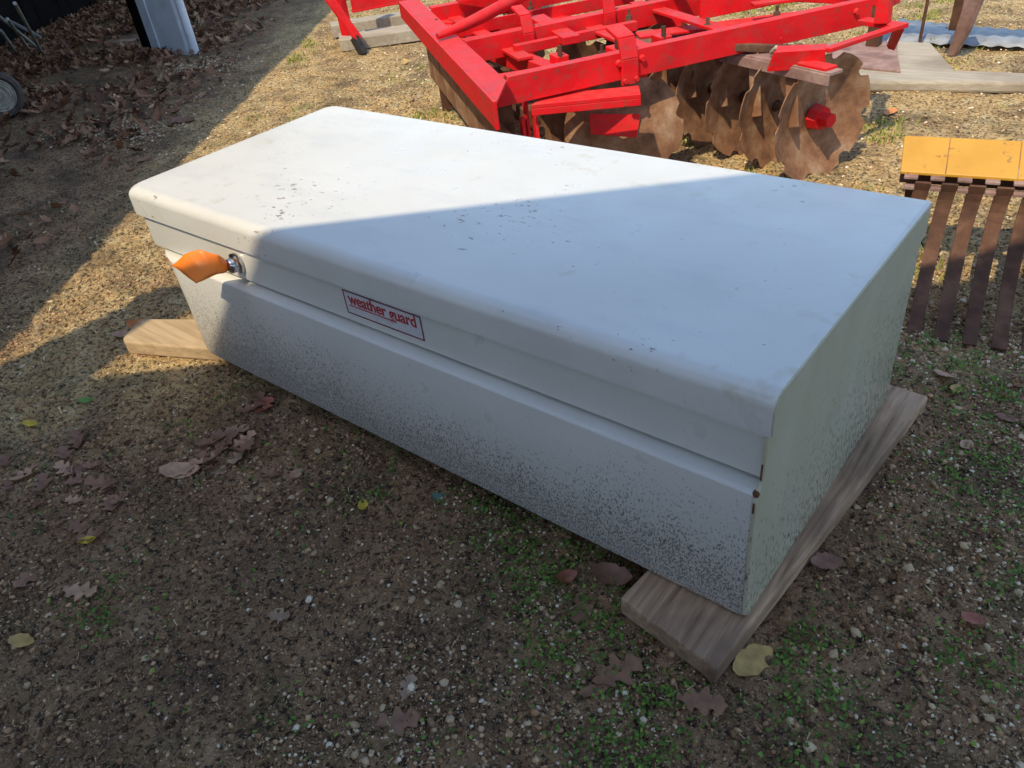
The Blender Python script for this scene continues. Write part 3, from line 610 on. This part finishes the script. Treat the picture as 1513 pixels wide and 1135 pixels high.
# ------------------------------------------------------------------ open barn: left wing in view, main roof behind the viewer
barn = thing('pole_barn', (-4.0, -1.5, 0), 'dark open pole barn with a white clad corner post', 'barn')
ZR = 2.8; sh2 = Vector((-HX * ZR, -HY * ZR, 0))
def slab(name, e0, e1, inward, depth, rise, mat):
    e0, e1, inward = Vector(e0), Vector(e1), Vector(inward).normalized(); b = MB(); o_ = inward * depth + Vector((0, 0, rise))
    p = [e0, e1, e1 + o_, e0 + o_]; b.hexa(p + [q + Vector((0, 0, 0.09)) for q in p]); return b.build(name, mat, barn)
T = Vector((0.757, 0.653, 0)); N = Vector((-0.653, 0.757, 0))
P2 = Vector((-1.72, -0.181, 0)) + sh2 + Vector((0, 0, ZR))
slab('main_roof', P2 - T * 9.0, P2 + T * 5.0, -N, 3.0, 0.45, 'roofmetal')
g1, g2 = Vector((-5.626, 3.868, 0)), Vector((-2.395, -0.312, 0)); wd_ = (g1 - g2).normalized(); wn = Vector((-wd_.y, wd_.x, 0))
if wn.x > 0: wn = -wn
W0 = g2 + sh2 + Vector((0, 0, ZR + 0.003)) - wd_ * 0.6
slab('wing_roof', W0, W0 + wd_ * 15.5, wn, 4.6, 1.0, 'roofmetal')
b = MB(); chx = 0.0
sv = Vector((-HX * 2.74, -HY * 2.74, 2.74))
for lo_ in ([(-2.24, -0.75), (-2.24, 0.08), (-2.215, 0.15), (-2.15, 0.195), (-2.06, 0.20), (-1.995, 0.15), (-1.955, 0.0), (-1.93, -0.14), (-1.86, -0.38), (-1.75, -0.75)],):
    b.prism([Vector((x, y, 0)) + sv for x, y in lo_], (0, 0, 0.03))
b.build('strip_shadow_caster', 'galv', barn)  # unseen shape added to cast the shadow strip beside the box
for t_ in (-6.5, -3.3, 3.2):
    c = P2 + T * t_ - N * 0.35; MB().bar((c.x, c.y, -0.02), (c.x, c.y, ZR + 0.04), 0.15, 0.15, (1, 0, 0)).build('pole', 'wood_dark', barn)
def wall(p0, p1, h, nb):
    p0, p1 = Vector(p0), Vector(p1); d = (p1 - p0) / nb
    for q in range(nb):
        a, c = p0 + d * (q + 0.01), p0 + d * (q + 0.99); off_ = (q % 3) * 0.006
        MB().bar(a + Vector((0, 0, h / 2)) + d.normalized().orthogonal() * 0 , c + Vector((0, 0, h / 2)), 0.03 + off_, h).build('wall_board', 'barnwood', barn)  # boards of the wing wall and of the added unseen low wall
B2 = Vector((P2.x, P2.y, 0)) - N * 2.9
wall(B2 - T * 8.6, B2 + T * 4.8, 1.7, 40)  # unseen low wall added to keep low sky light off the box front
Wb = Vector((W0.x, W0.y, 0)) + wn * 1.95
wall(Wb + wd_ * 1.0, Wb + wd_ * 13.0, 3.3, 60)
# white clad post in view
px0 = Vector((-5.905, 2.285, 0)); px1 = Vector((-5.455, 2.335, 0)); pd = (px1 - px0).normalized(); pn = Vector((pd.y, -pd.x, 0))
b = MB(); c = (px0 + px1) / 2 - pn * 0.03; b.box(c + Vector((0, 0, 1.37)), (0.42, 0.06, 2.78), pd); post = b.build('corner_post', 'whitepost', barn, bevel=0.006)
MB().bar(px0 + pd * 0.125 + pn * 0.004 + Vector((0, 0, -0.02)), px0 + pd * 0.125 + pn * 0.004 + Vector((0, 0, 2.75)), 0.012, 0.014, pd).build('cladding_seam', 'whitepost', post)
MB().tube([px1 + pd * 0.035 - pn * 0.03 + Vector((0, 0, -0.02)), px1 + pd * 0.035 - pn * 0.03 + Vector((0, 0, 2.76))], 0.032, 12).build('downpipe', 'whitepost', post, smooth=True)
MB().box(px0 - pd * 0.05 - pn * 0.06 + Vector((0, 0, 1.36)), (0.09, 0.12, 2.76), pd).build('dark_jamb', 'barnwood', post)

wl = thing('implement_wheel', (-5.10, 0.90, 0), 'small old tyre with a dirty white ribbed rim in the leaf litter', 'wheel')
wc = Vector((-5.28, 0.93, 0.132)); wa = Vector((0.93, -0.36, 0.05)).normalized(); u_ = Vector((0, 0, 1)); v_ = u_.cross(wa).normalized(); u_ = wa.cross(v_)
def lathe(name, prof, mat, par, c=wc, a=wa, n=28):
    rr = [[c + a * h * 0.7 + (v_ * math.cos(2 * math.pi * q / n) + u_ * math.sin(2 * math.pi * q / n)) * r * 0.60 for q in range(n)] for r, h in prof]; b = MB(); b.loft(rr, caps=False); return b.build(name, mat, par, smooth=40)
ty = lathe('tyre', [(0.155, -0.05), (0.185, -0.07), (0.215, -0.06), (0.228, -0.03), (0.228, 0.03), (0.215, 0.06), (0.185, 0.07), (0.155, 0.05)], 'rubber', wl)
lathe('rim', [(0.160, 0.05), (0.150, 0.056), (0.138, 0.044), (0.126, 0.052), (0.114, 0.038), (0.100, 0.045), (0.07, 0.02), (0.045, 0.03), (0.040, 0.0), (0.001, 0.0)], 'rim', wl)
rs = thing('stacked_pipes', (-7.0, 1.9, 0), 'thin grey pipes leaning in the dark barn opening', 'pipes')
for a, c in (((-6.98, 1.925, -0.004), (-5.56, 1.35, 0.55)), ((-6.93, 1.92, 0.02), (-6.35, 1.50, 0.42)), ((-7.317, 1.966, -0.004), (-6.20, 1.50, 0.40)), ((-7.28, 1.847, -0.004), (-6.93, 1.68, 0.25)), ((-6.60, 1.66, 0.33), (-6.35, 1.72, 0.22))):
    MB().tube([a, c], 0.012, 8).build('pipe', 'rod', rs, smooth=True)
plank('board', [(-6.65, 2.30), (-5.98, 2.56), (-6.00, 2.62), (-6.70, 2.38)], -0.004, 0.03, 'wood_dark', 'small brown board half buried in leaves beside the white post')

# ------------------------------------------------------------------ leaves
def leaf_geo(kind, L, W, n, seed, curl):
    r = random.Random(seed); v = []; f = []
    ph = r.random() * 2
    for q in range(n + 1):
        s_ = q / n; env = math.sin(math.pi * min(1, s_ * 0.93 + 0.05)) ** 0.75
        if kind == 'oak': lob = 0.30 + 0.70 * (0.5 + 0.5 * math.cos(2 * math.pi * (s_ * 3.4 + 0.15))) ** 0.8
        else: lob = 1.0
        wl_, wr_ = env * lob * W / 2 * r.uniform(0.8, 1.15), env * lob * W / 2 * r.uniform(0.8, 1.15)
        fw = 0.18 * L * (lob - 0.5) if kind == 'oak' else 0
        z0 = curl * L * ((s_ - 0.5) ** 2) * 1.6
        z1 = z0 + curl * W * 0.55 * (env * lob) + r.uniform(-0.1, 0.1) * W * 0.25
        z2 = z0 + curl * W * 0.55 * (env * lob) + r.uniform(-0.1, 0.1) * W * 0.25
        x = (s_ - 0.5) * L
        v += [(x + fw * 0.4, wl_, z1), (x, 0, z0), (x + fw * 0.4, -wr_, z2)]
    for q in range(n):
        a = q * 3; f += [(a, a + 1, a + 4, a + 3), (a + 1, a + 2, a + 5, a + 4)]
    return v, f
def ground_z(x, y): return float(relief(np.array([x]), np.array([y]))[0])
LG = 'leaves scattered around the tool box'
LK = dict(leaf_brown='brown', leaf_mauve='mauve brown', leaf_tan='tan', leaf_yellow='yellow', leaf_ochre='ochre', leaf_grey='grey brown', leaf_orange='orange brown', leaf_red='rusty red')
def leaf(x, y, size, mat, kind, label, rot, curl=0.25, tilt=0.0, aspect=0.55, z=None, group=None):
    v, f = leaf_geo(kind, size, size * aspect, 14 if kind == 'oak' else 9, int(abs(x * 1000) + abs(y * 777)), curl)
    me = bpy.data.meshes.new('fallen_leaf'); me.from_pydata(v, [], f); me.materials.append(M[mat]); me.update()
    me.polygons.foreach_set('use_smooth', [True] * len(f))
    o = bpy.data.objects.new('fallen_leaf', me); col.objects.link(o); o.location = (x, y, (ground_z(x, y) if z is None else z) + 0.004); o.rotation_euler = (tilt, tilt * 0.6, rot)
    o['label'] = label.replace('#', LK.get(mat, 'dry').replace('mauve brown', 'reddish brown') + (' lobed' if kind == 'oak' else ' oval') + (' large' if size > 0.078 else '')); o['category'] = 'leaf'
    if group: o['group'] = group
for a in [
    (-0.383, -0.497, 0.085, 'leaf_mauve', 'oak', 'lobed reddish brown oak leaf alone on dark bare soil', 0.9, 0.12, 0, 0.75),
    (-0.409, -0.440, 0.050, 'leaf_grey', 'oak', 'small pale grey leaf just beyond the lobed reddish oak leaf', 2.0, 0.2, 0, 0.8),
    (-0.263, -0.133, 0.078, 'leaf_mauve', 'oval', 'flat reddish brown oval leaf between the box front and the plank end', 1.9, 0.06, 0, 0.6),
    (-0.252, -0.052, 0.075, 'leaf_brown', 'oval', 'curled brown leaf against the box foot beside the plank', 0.5, 0.55, 0.3, 0.6),
    (-0.326, -0.097, 0.046, 'leaf_red', 'oval', 'small rusty red curled leaf in the clover', 1.2, 0.5, 0.4, 0.6),
    (-0.803, -0.184, 0.036, 'leaf_yellow', 'oval', 'small yellow green leaf on bare soil before the box', 2.4, 0.25, 0.1, 0.65),
    (-0.688, -0.067, 0.034, 'leaf_teal', 'oak', 'tiny blue green leaf near the foot of the box', 0.3, 0.2, 0.1, 0.9),
    (-1.275, -0.345, 0.095, 'leaf_tan', 'oval', 'large tan leaf on top of a small heap of dead leaves', 0.75, 0.3, 0.2, 0.55),
    (-1.022, -0.197, 0.036, 'leaf_tan', 'oval', 'small tan leaf alone on dark soil midway along the box', 1.6, 0.3, 0.2, 0.7),
    (0.036, -0.066, 0.085, 'leaf_ochre', 'oval', 'large ochre yellow leaf tucked against the near plank corner', 1.25, 0.12, 0.1, 0.62),
    (0.005, -0.185, 0.080, 'leaf_mauve', 'oak', 'reddish brown lobed leaf lying off the plank corner', 0.4, 0.1, 0, 0.7),
    (-0.136, -0.212, 0.095, 'leaf_mauve', 'oak', 'dark reddish lobed leaf in clover before the plank end', 1.1, 0.1, 0, 0.7),
    (-0.150, -0.262, 0.055, 'leaf_mauve', 'oval', 'narrow reddish brown leaf in clover and gravel', 0.9, 0.2, 0, 0.4),
    (0.060, 0.190, 0.058, 'leaf_brown', 'oval', 'brown leaf against the long side of the plank', 0.7, 0.2, 0.1, 0.7),
    (0.179, 0.645, 0.040, 'leaf_tan', 'oval', 'small tan leaf on gravel past the far plank end', 1.3, 0.3, 0.2, 0.6),
    (0.301, 0.200, 0.036, 'leaf_red', 'oval', 'small red brown leaf on open gravel right of the plank', 0.2, 0.3, 0.1, 0.65),
    (0.078, 0.872, 0.062, 'leaf_tan', 'oval', 'curled tan leaf below the rake tines', 2.6, 0.4, 0.3, 0.55),
    (0.110, 0.845, 0.040, 'leaf_ochre', 'oval', 'small ochre leaf touching the curled tan leaf under the rake', 1.5, 0.3, 0.2, 0.65),
    (0.222, 0.935, 0.055, 'leaf_red', 'oak', 'reddish lobed leaf on gravel beyond the rake tine tips', 1.2, 0.3, 0.2, 0.7),
    (0.229, 0.796, 0.050, 'leaf_brown', 'oval', 'dull brown flat leaf on gravel beside the rake', 0.1, 0.15, 0.0, 0.5),
    (-1.819, -0.468, 0.048, 'leaf_yellow', 'oval', 'bright yellow leaf on shaded soil beyond the sunlit plank', 0.4, 0.1, 0.1, 0.5),
    (-1.25, -0.593, 0.036, 'leaf_yellow', 'oval', 'little yellow leaf on dark soil beside white stones', 0.9, 0.25, 0.1, 0.6),
    (-1.105, -0.800, 0.055, 'leaf_ochre', 'oval', 'ochre leaf with green edge on mossy soil', 0.5, 0.3, 0.1, 0.55),
    (-1.795, -0.327, 0.045, 'leaf_green', 'oval', 'fresh green leaf at the tip of the sunlit patch', 0.6, 0.2, 0.1, 0.5),
    (-0.716, -0.477, 0.045, 'leaf_grey', 'oak', 'crumpled grey leaf on bare dark soil', 0.6, 0.5, 0.1, 0.8),
    (-3.934, 1.324, 0.16, 'leaf_brown', 'oak', 'big brown oak leaf on bare shaded ground past the box', 0.4, 0.25, 0.1, 0.7),
    (-3.56, 0.879, 0.10, 'leaf_mauve', 'oak', 'dark lobed leaf on shaded ground beside the box lid corner', 1.4, 0.3, 0.1, 0.7),
    (-2.30, 0.300, 0.10, 'leaf_orange', 'oak', 'orange brown oak leaf in sunlight behind the orange ribbon', 0.8, 0.5, 0.3, 0.7),
    (-2.028, -0.020, 0.085, 'leaf_orange', 'oval', 'curled orange brown leaf against the sunlit plank end', 0.6, 0.6, 0.4, 0.5),
    (-2.06, -0.085, 0.055, 'leaf_tan', 'oval', 'curled tan leaf beside the rounded sunlit plank tip', 1.9, 0.5, 0.4, 0.6)]:
    leaf(*a)
hl = 'dead # leaf in the small heap of leaves before the box'; hg = 'heap of dead leaves'
for q in range(16):
    leaf(-1.24 + random.gauss(0, 0.085), -0.27 + random.gauss(0, 0.07), random.uniform(0.05, 0.085), random.choice(['leaf_brown', 'leaf_mauve', 'leaf_tan', 'leaf_grey']), 'oak', hl, random.uniform(0, 6), random.uniform(0.2, 0.5), random.uniform(-0.3, 0.3), 0.7, None, hg)
hl = 'dead # leaf in the loose scatter of leaves on bare soil'; hg = 'leaves scattered at the left'
for q in range(26):
    leaf(-1.50 + random.gauss(0, 0.14), -0.57 + random.gauss(0, 0.09), random.uniform(0.045, 0.08), random.choice(['leaf_brown', 'leaf_mauve', 'leaf_tan', 'leaf_brown']), 'oak', hl, random.uniform(0, 6), random.uniform(0.1, 0.5), random.uniform(-0.3, 0.3), 0.7, None, hg)
hl = '# leaf pressed against the shaded foot of the box'; hg = 'leaves at the box foot'
for x_, y_ in ((-1.307, -0.075), (-1.345, -0.06), (-1.33, -0.105)):
    leaf(x_, y_, 0.075, random.choice(['leaf_brown', 'leaf_red']), 'oak', hl, random.uniform(0, 6), 0.3, 0.1, 0.7, None, hg)
hl = 'dry brown leaf on sunlit ground between box and harrow or rake'; hg = 'leaves on the sunlit yard'
for q in range(60):
    x_, y_ = random.uniform(-3.6, 0.4), random.uniform(0.9, 4.4)
    hl = 'dry # leaf on sunlit ground ' + ('beside the red disc harrow' if -2.9 < x_ < -0.5 and y_ < 3 else 'near the grey board and metal sheet' if x_ > -1.3 and y_ >= 2.8 else 'near the yellow landscape rake' if x_ >= -0.5 else 'near the timbers under the red frame' if x_ < -2.9 else 'behind the red disc harrow')
    leaf(x_, y_, random.uniform(0.05, 0.10), random.choice(['leaf_orange', 'leaf_tan', 'leaf_brown', 'leaf_ochre']), random.choice(['oak', 'oval']), hl, random.uniform(0, 6), random.uniform(0.2, 0.5), random.uniform(-0.3, 0.3), 0.65, None, hg)

# ------------------------------------------------------------------ scatter that nobody could count
def blocked(x, y):
    inb = (x > -1.64) & (x < 0.0) & (y > 0.0) & (y < 0.67)
    pl = (x > -0.19) & (x < 0.06) & (y > -0.12) & (y < 0.72)
    sx, sy = x + 1.945, y + 0.075; al = sx * 0.90 + sy * 0.436; ac = -sx * 0.436 + sy * 0.90
    return inb | pl | ((al > -0.01) & (al < 0.7) & (np.abs(ac) < 0.06))
def sample(nr, x0, x1, y0, y1, dens):
    x = rng.uniform(x0, x1, nr); y = rng.uniform(y0, y1, nr); keep = (rng.random(nr) < dens(x, y)) & ~blocked(x, y); return x[keep], y[keep]
phi = (1 + 5 ** 0.5) / 2
ico = np.array([(-1, phi, 0), (1, phi, 0), (-1, -phi, 0), (1, -phi, 0), (0, -1, phi), (0, 1, phi), (0, -1, -phi), (0, 1, -phi), (phi, 0, -1), (phi, 0, 1), (-phi, 0, -1), (-phi, 0, 1)]) / math.sqrt(1 + phi * phi)
icf = np.array([(0, 11, 5), (0, 5, 1), (0, 1, 7), (0, 7, 10), (0, 10, 11), (1, 5, 9), (5, 11, 4), (11, 10, 2), (10, 7, 6), (7, 1, 8), (3, 9, 4), (3, 4, 2), (3, 2, 6), (3, 6, 8), (3, 8, 9), (4, 9, 5), (2, 4, 11), (6, 2, 10), (8, 6, 7), (9, 8, 1)])
def pebbles(name, x, y, smin, smax, power, label):
    n = len(x); s = smin + (smax - smin) * rng.random(n) ** power
    z = relief(x, y); ang = rng.uniform(0, 6.283, n); ca, sa = np.cos(ang), np.sin(ang)
    sx = s * rng.uniform(0.7, 1.3, n); sy = s * rng.uniform(0.6, 1.0, n); sz = s * rng.uniform(0.4, 0.75, n)
    loc = ico[None] * (1 + rng.uniform(-0.22, 0.22, (n, 12, 1)))
    px = loc[:, :, 0] * sx[:, None]; py = loc[:, :, 1] * sy[:, None]; pz = loc[:, :, 2] * sz[:, None]
    v = np.stack([px * ca[:, None] - py * sa[:, None] + x[:, None], px * sa[:, None] + py * ca[:, None] + y[:, None], pz + (z + sz * 0.35)[:, None]], 2).reshape(-1, 3)
    f = (icf[None] + (np.arange(n) * 12)[:, None, None]).reshape(-1, 3)
    tint = np.repeat(np.clip(rng.normal(0.48, 0.34, n), 0, 1), 12)
    o = fast_mesh(name, v, f, 'pebble', tint, 'stuff', True); o['label'] = label; o['category'] = 'gravel'
grav = lambda x, y: np.clip(0.08 + 2.6 * np.clip((x + 0.75) / 0.9, 0, 1) * np.clip(vn(x, y, 4, 1) * 2.0 - 0.4, 0, 1) + 0.35 * np.clip(vn(x, y, 3, 7) - 0.55, 0, 1), 0, 1)
x, y = sample(120000, -2.9, 0.95, -1.05, 1.5, grav); pebbles('gravel', x, y, 0.0012, 0.0046, 2.0, 'fine pale gravel strewn over the dark soil')
x, y = sample(7000, -2.9, 0.95, -1.05, 1.5, lambda x, y: grav(x, y) * np.clip(vn(x, y, 9, 40) * 2.2 - 0.7, 0.02, 1)); pebbles('gravel', x, y, 0.0035, 0.0105, 2.4, 'coarser pebbles strewn over the dark soil')
x, y = sample(26000, -5.0, 1.4, 0.9, 4.8, lambda x, y: np.clip(0.35 + 0.5 * vn(x, y, 2, 2) - 0.9 * ((0.757 * x + 0.653 * y) < -2.3), 0, 1)); pebbles('gravel', x, y, 0.003, 0.010, 2.0, 'pale gravel on the sunlit yard')
x, y = sample(60000, -2.6, 0.95, -1.05, 1.3, lambda x, y: np.clip(0.15 + 1.1 * (vn(x, y, 7, 31) - 0.3), 0, 1)); M['pebble_keep'] = M['pebble']; M['pebble'] = M['clod']
pebbles('soil_crumbs', x, y, 0.002, 0.0075, 2.2, 'brown soil crumbs covering the ground'); M['pebble'] = M['pebble_keep']
for gx_, gy_, gr_ in ((-5.08, 2.15, 0.16), (-4.23, 1.04, 0.20)):
    x = rng.normal(gx_, gr_, 1600); y = rng.normal(gy_, gr_ * 0.55, 1600); pebbles('pale_grit', x, y, 0.004, 0.009, 1.5, 'spilled pale grit on the dark ground near the barn')
# straw, chips and twig crumbs
def chips(name, x, y, lmin, lmax, wd0, mat, label, lift=0.003, tilt=0.35, tmean=0.5):
    n = len(x); L_ = rng.uniform(lmin, lmax, n); W_ = wd0 * rng.uniform(0.6, 1.6, n); a = rng.uniform(0, 6.283, n); t = rng.normal(0, tilt, n); z = relief(x, y) + lift
    d = np.stack([np.cos(a) * np.cos(t), np.sin(a) * np.cos(t), np.sin(t)], 1) * L_[:, None] / 2; sd_ = np.stack([-np.sin(a), np.cos(a), rng.normal(0, 0.4, n)], 1) * W_[:, None] / 2
    c = np.stack([x, y, z + np.abs(d[:, 2]) * 0.7], 1)
    v = np.stack([c - d - sd_, c + d - sd_ * 0.6, c + d + sd_ * 0.6, c - d + sd_], 1).reshape(-1, 3); f = np.arange(n * 4).reshape(-1, 4)
    o = fast_mesh(name, v, f, mat, np.repeat(np.clip(rng.normal(tmean, 0.25, n), 0, 1), 4), 'stuff'); o['label'] = label; o['category'] = 'debris'
x, y = sample(42000, -2.9, 0.95, -1.05, 1.5, lambda x, y: np.clip(0.15 + vn(x, y, 5, 4), 0, 1)); chips('debris', x, y, 0.003, 0.016, 0.0016, 'straw', 'fine straw and bark crumbs on the soil', tmean=0.35)
x, y = sample(15000, -6.0, 1.4, -0.6, 4.8, lambda x, y: np.clip(0.2 + 0.6 * vn(x, y, 2.2, 6), 0, 1) * ((-0.653 * x + 0.757 * y) > 0.8) * ((0.757 * x + 0.653 * y) > -2.6)); chips('debris', x, y, 0.006, 0.022, 0.0045, 'straw', 'dry straw and leaf crumbs on the sunlit yard', tmean=0.65)
# clover and moss
gspots = [(-0.327, 0.0, 0.10), (-0.47, -0.055, 0.09), (-0.80, -0.16, 0.04), (-0.207, -0.194, 0.12), (-0.09, -0.215, 0.09), (-0.06, -0.30, 0.12), (0.32, 0.14, 0.07), (0.13, -0.05, 0.10), (-0.9, 0.02, 0.08), (-0.60, -0.03, 0.06), (0.05, 0.0, 0.09), (0.22, 0.55, 0.14), (0.15, 0.85, 0.16), (0.5, 0.4, 0.18), (0.06, 0.95, 0.12), (-0.35, -0.12, 0.10), (-0.14, -0.14, 0.07), (-1.05, -0.66, 0.07), (0.2, -0.25, 0.1)]
def mossd(x, y):
    d = np.zeros_like(x)
    for gx_, gy_, gr_ in gspots: d = np.maximum(d, np.exp(-((x - gx_) ** 2 + (y - gy_) ** 2) / (gr_ * gr_) * 1.2))
    return np.clip(d * (0.2 + 1.6 * np.clip(vn(x, y, 28, 8) - 0.35, 0, 1)) * 1.1 + 0.03 * (vn(x, y, 12, 2) > 0.6), 0, 1)
x, y = sample(130000, -1.6, 0.9, -0.75, 1.2, mossd); chips('clover', x, y, 0.003, 0.008, 0.0055, 'moss', 'low green clover and moss in the gravel', 0.005, 0.6)
def grassd(x, y): return np.clip((vn(x, y, 2.6, 12) - 0.40) * 3.4, 0, 1) * np.clip(vn(x, y, 9, 15) * 3.0 - 1.35, 0, 1) * ((-0.653 * x + 0.757 * y) > 0.9) * ((0.757 * x + 0.653 * y) > -1.75)
x, y = sample(170000, -5.0, 1.6, 0.7, 5.0, grassd); n = len(x); hh = rng.uniform(0.010, 0.032, n); a = rng.uniform(0, 6.283, n); lz = rng.uniform(0.2, 1.1, n); z = relief(x, y); ww = 0.0034
p0 = np.stack([x - np.sin(a) * ww, y + np.cos(a) * ww, z], 1); p1 = np.stack([x + np.sin(a) * ww, y - np.cos(a) * ww, z], 1); p2 = np.stack([x + np.cos(a) * hh * lz, y + np.sin(a) * hh * lz, z + hh], 1)
v = np.stack([p0, p1, p2], 1).reshape(-1, 3); o = fast_mesh('grass', v, np.arange(n * 3).reshape(-1, 3), 'grass', np.repeat(np.clip(rng.normal(0.5, 0.25, n), 0, 1), 3), 'stuff'); o['label'] = 'short yellow green grass tufts on the sunlit yard'; o['category'] = 'grass'
# deep leaf litter by the barn
def litd(x, y):
    t = 0.757 * x + 0.653 * y; return np.clip((-2.2 - t) * 0.5 + 0.06, 0, 1) * (t < -2.0) * np.clip(vn(x, y, 1.8, 21) * 1.8 - 0.15, 0.05, 1)
x, y = sample(60000, -9.0, -2.2, -1.0, 4.5, litd); V = []; Fq = []; TT = []; base_v = [leaf_geo('oak', 1.0, 0.65, 7, s_, 0.35) for s_ in range(8)]
for q in range(len(x)):
    vv_, ff_ = base_v[q % 8]; s_ = random.uniform(0.035, 0.085); a = random.uniform(0, 6.283); ti = random.gauss(0, 0.5); tj = random.gauss(0, 0.5)
    A_ = np.array(vv_) * s_; ca, sa = math.cos(a), math.sin(a); o_ = len(V) * 24
    zz_ = A_[:, 2] + A_[:, 0] * ti + A_[:, 1] * tj
    V.append(np.stack([A_[:, 0] * ca - A_[:, 1] * sa + x[q], A_[:, 0] * sa + A_[:, 1] * ca + y[q], zz_ + 0.012 + random.random() * 0.02], 1)); Fq.append(np.array(ff_) + o_); TT.append(np.full(24, min(1, max(0, random.gauss(0.42, 0.26)))))
o = fast_mesh('leaf_litter', np.concatenate(V), np.concatenate(Fq), 'litter', np.concatenate(TT), 'stuff', True); o['label'] = 'deep brown leaf litter along the barn'; o['category'] = 'leaf litter'
# single larger stones
stone_me = []
import bmesh
for s_ in range(6):
    bm = bmesh.new(); bmesh.ops.create_icosphere(bm, subdivisions=2, radius=0.9); rs_ = random.Random(s_)
    sx, sy, sz = rs_.uniform(0.9, 1.3), rs_.uniform(0.7, 1.0), rs_.uniform(0.45, 0.7); ox = rs_.random() * 9
    for v_ in bm.verts:
        k_ = 1 + 0.55 * (float(vn(np.array([v_.co.x + v_.co.z * 0.7]), np.array([v_.co.y - v_.co.z * 0.5]), 1.4, ox)[0]) - 0.5) * 2
        v_.co = Vector((v_.co.x * sx, v_.co.y * sy, v_.co.z * sz)) * k_
    me = bpy.data.meshes.new('stone'); bm.to_mesh(me); bm.free(); me.materials.append(M['pebble'])
    at = me.attributes.new('tint', 'FLOAT', 'POINT'); at.data.foreach_set('value', [rs_.uniform(0.2, 0.7)] * len(me.vertices))
    stone_me.append(me)
def stone(x, y, r, label, group):
    o = bpy.data.objects.new('stone', random.choice(stone_me)); col.objects.link(o); o.location = (x, y, ground_z(x, y) + r * 0.25); o.scale = (r, r, r); o.rotation_euler = (0, 0, random.uniform(0, 6))
    o['label'] = label; o['category'] = 'stone'; o['group'] = group
for q in range(34):
    stone(random.uniform(0.05, 0.62), random.uniform(-0.05, 0.95), random.uniform(0.005, 0.011), 'pale rounded stone in the gravel beside the long plank', 'stones beside the plank')
for q in range(26):
    stone(random.uniform(-1.3, -0.25), random.uniform(-0.75, -0.12), random.uniform(0.004, 0.008), 'pale stone on the dark soil before the tool box', 'stones on the soil before the box')
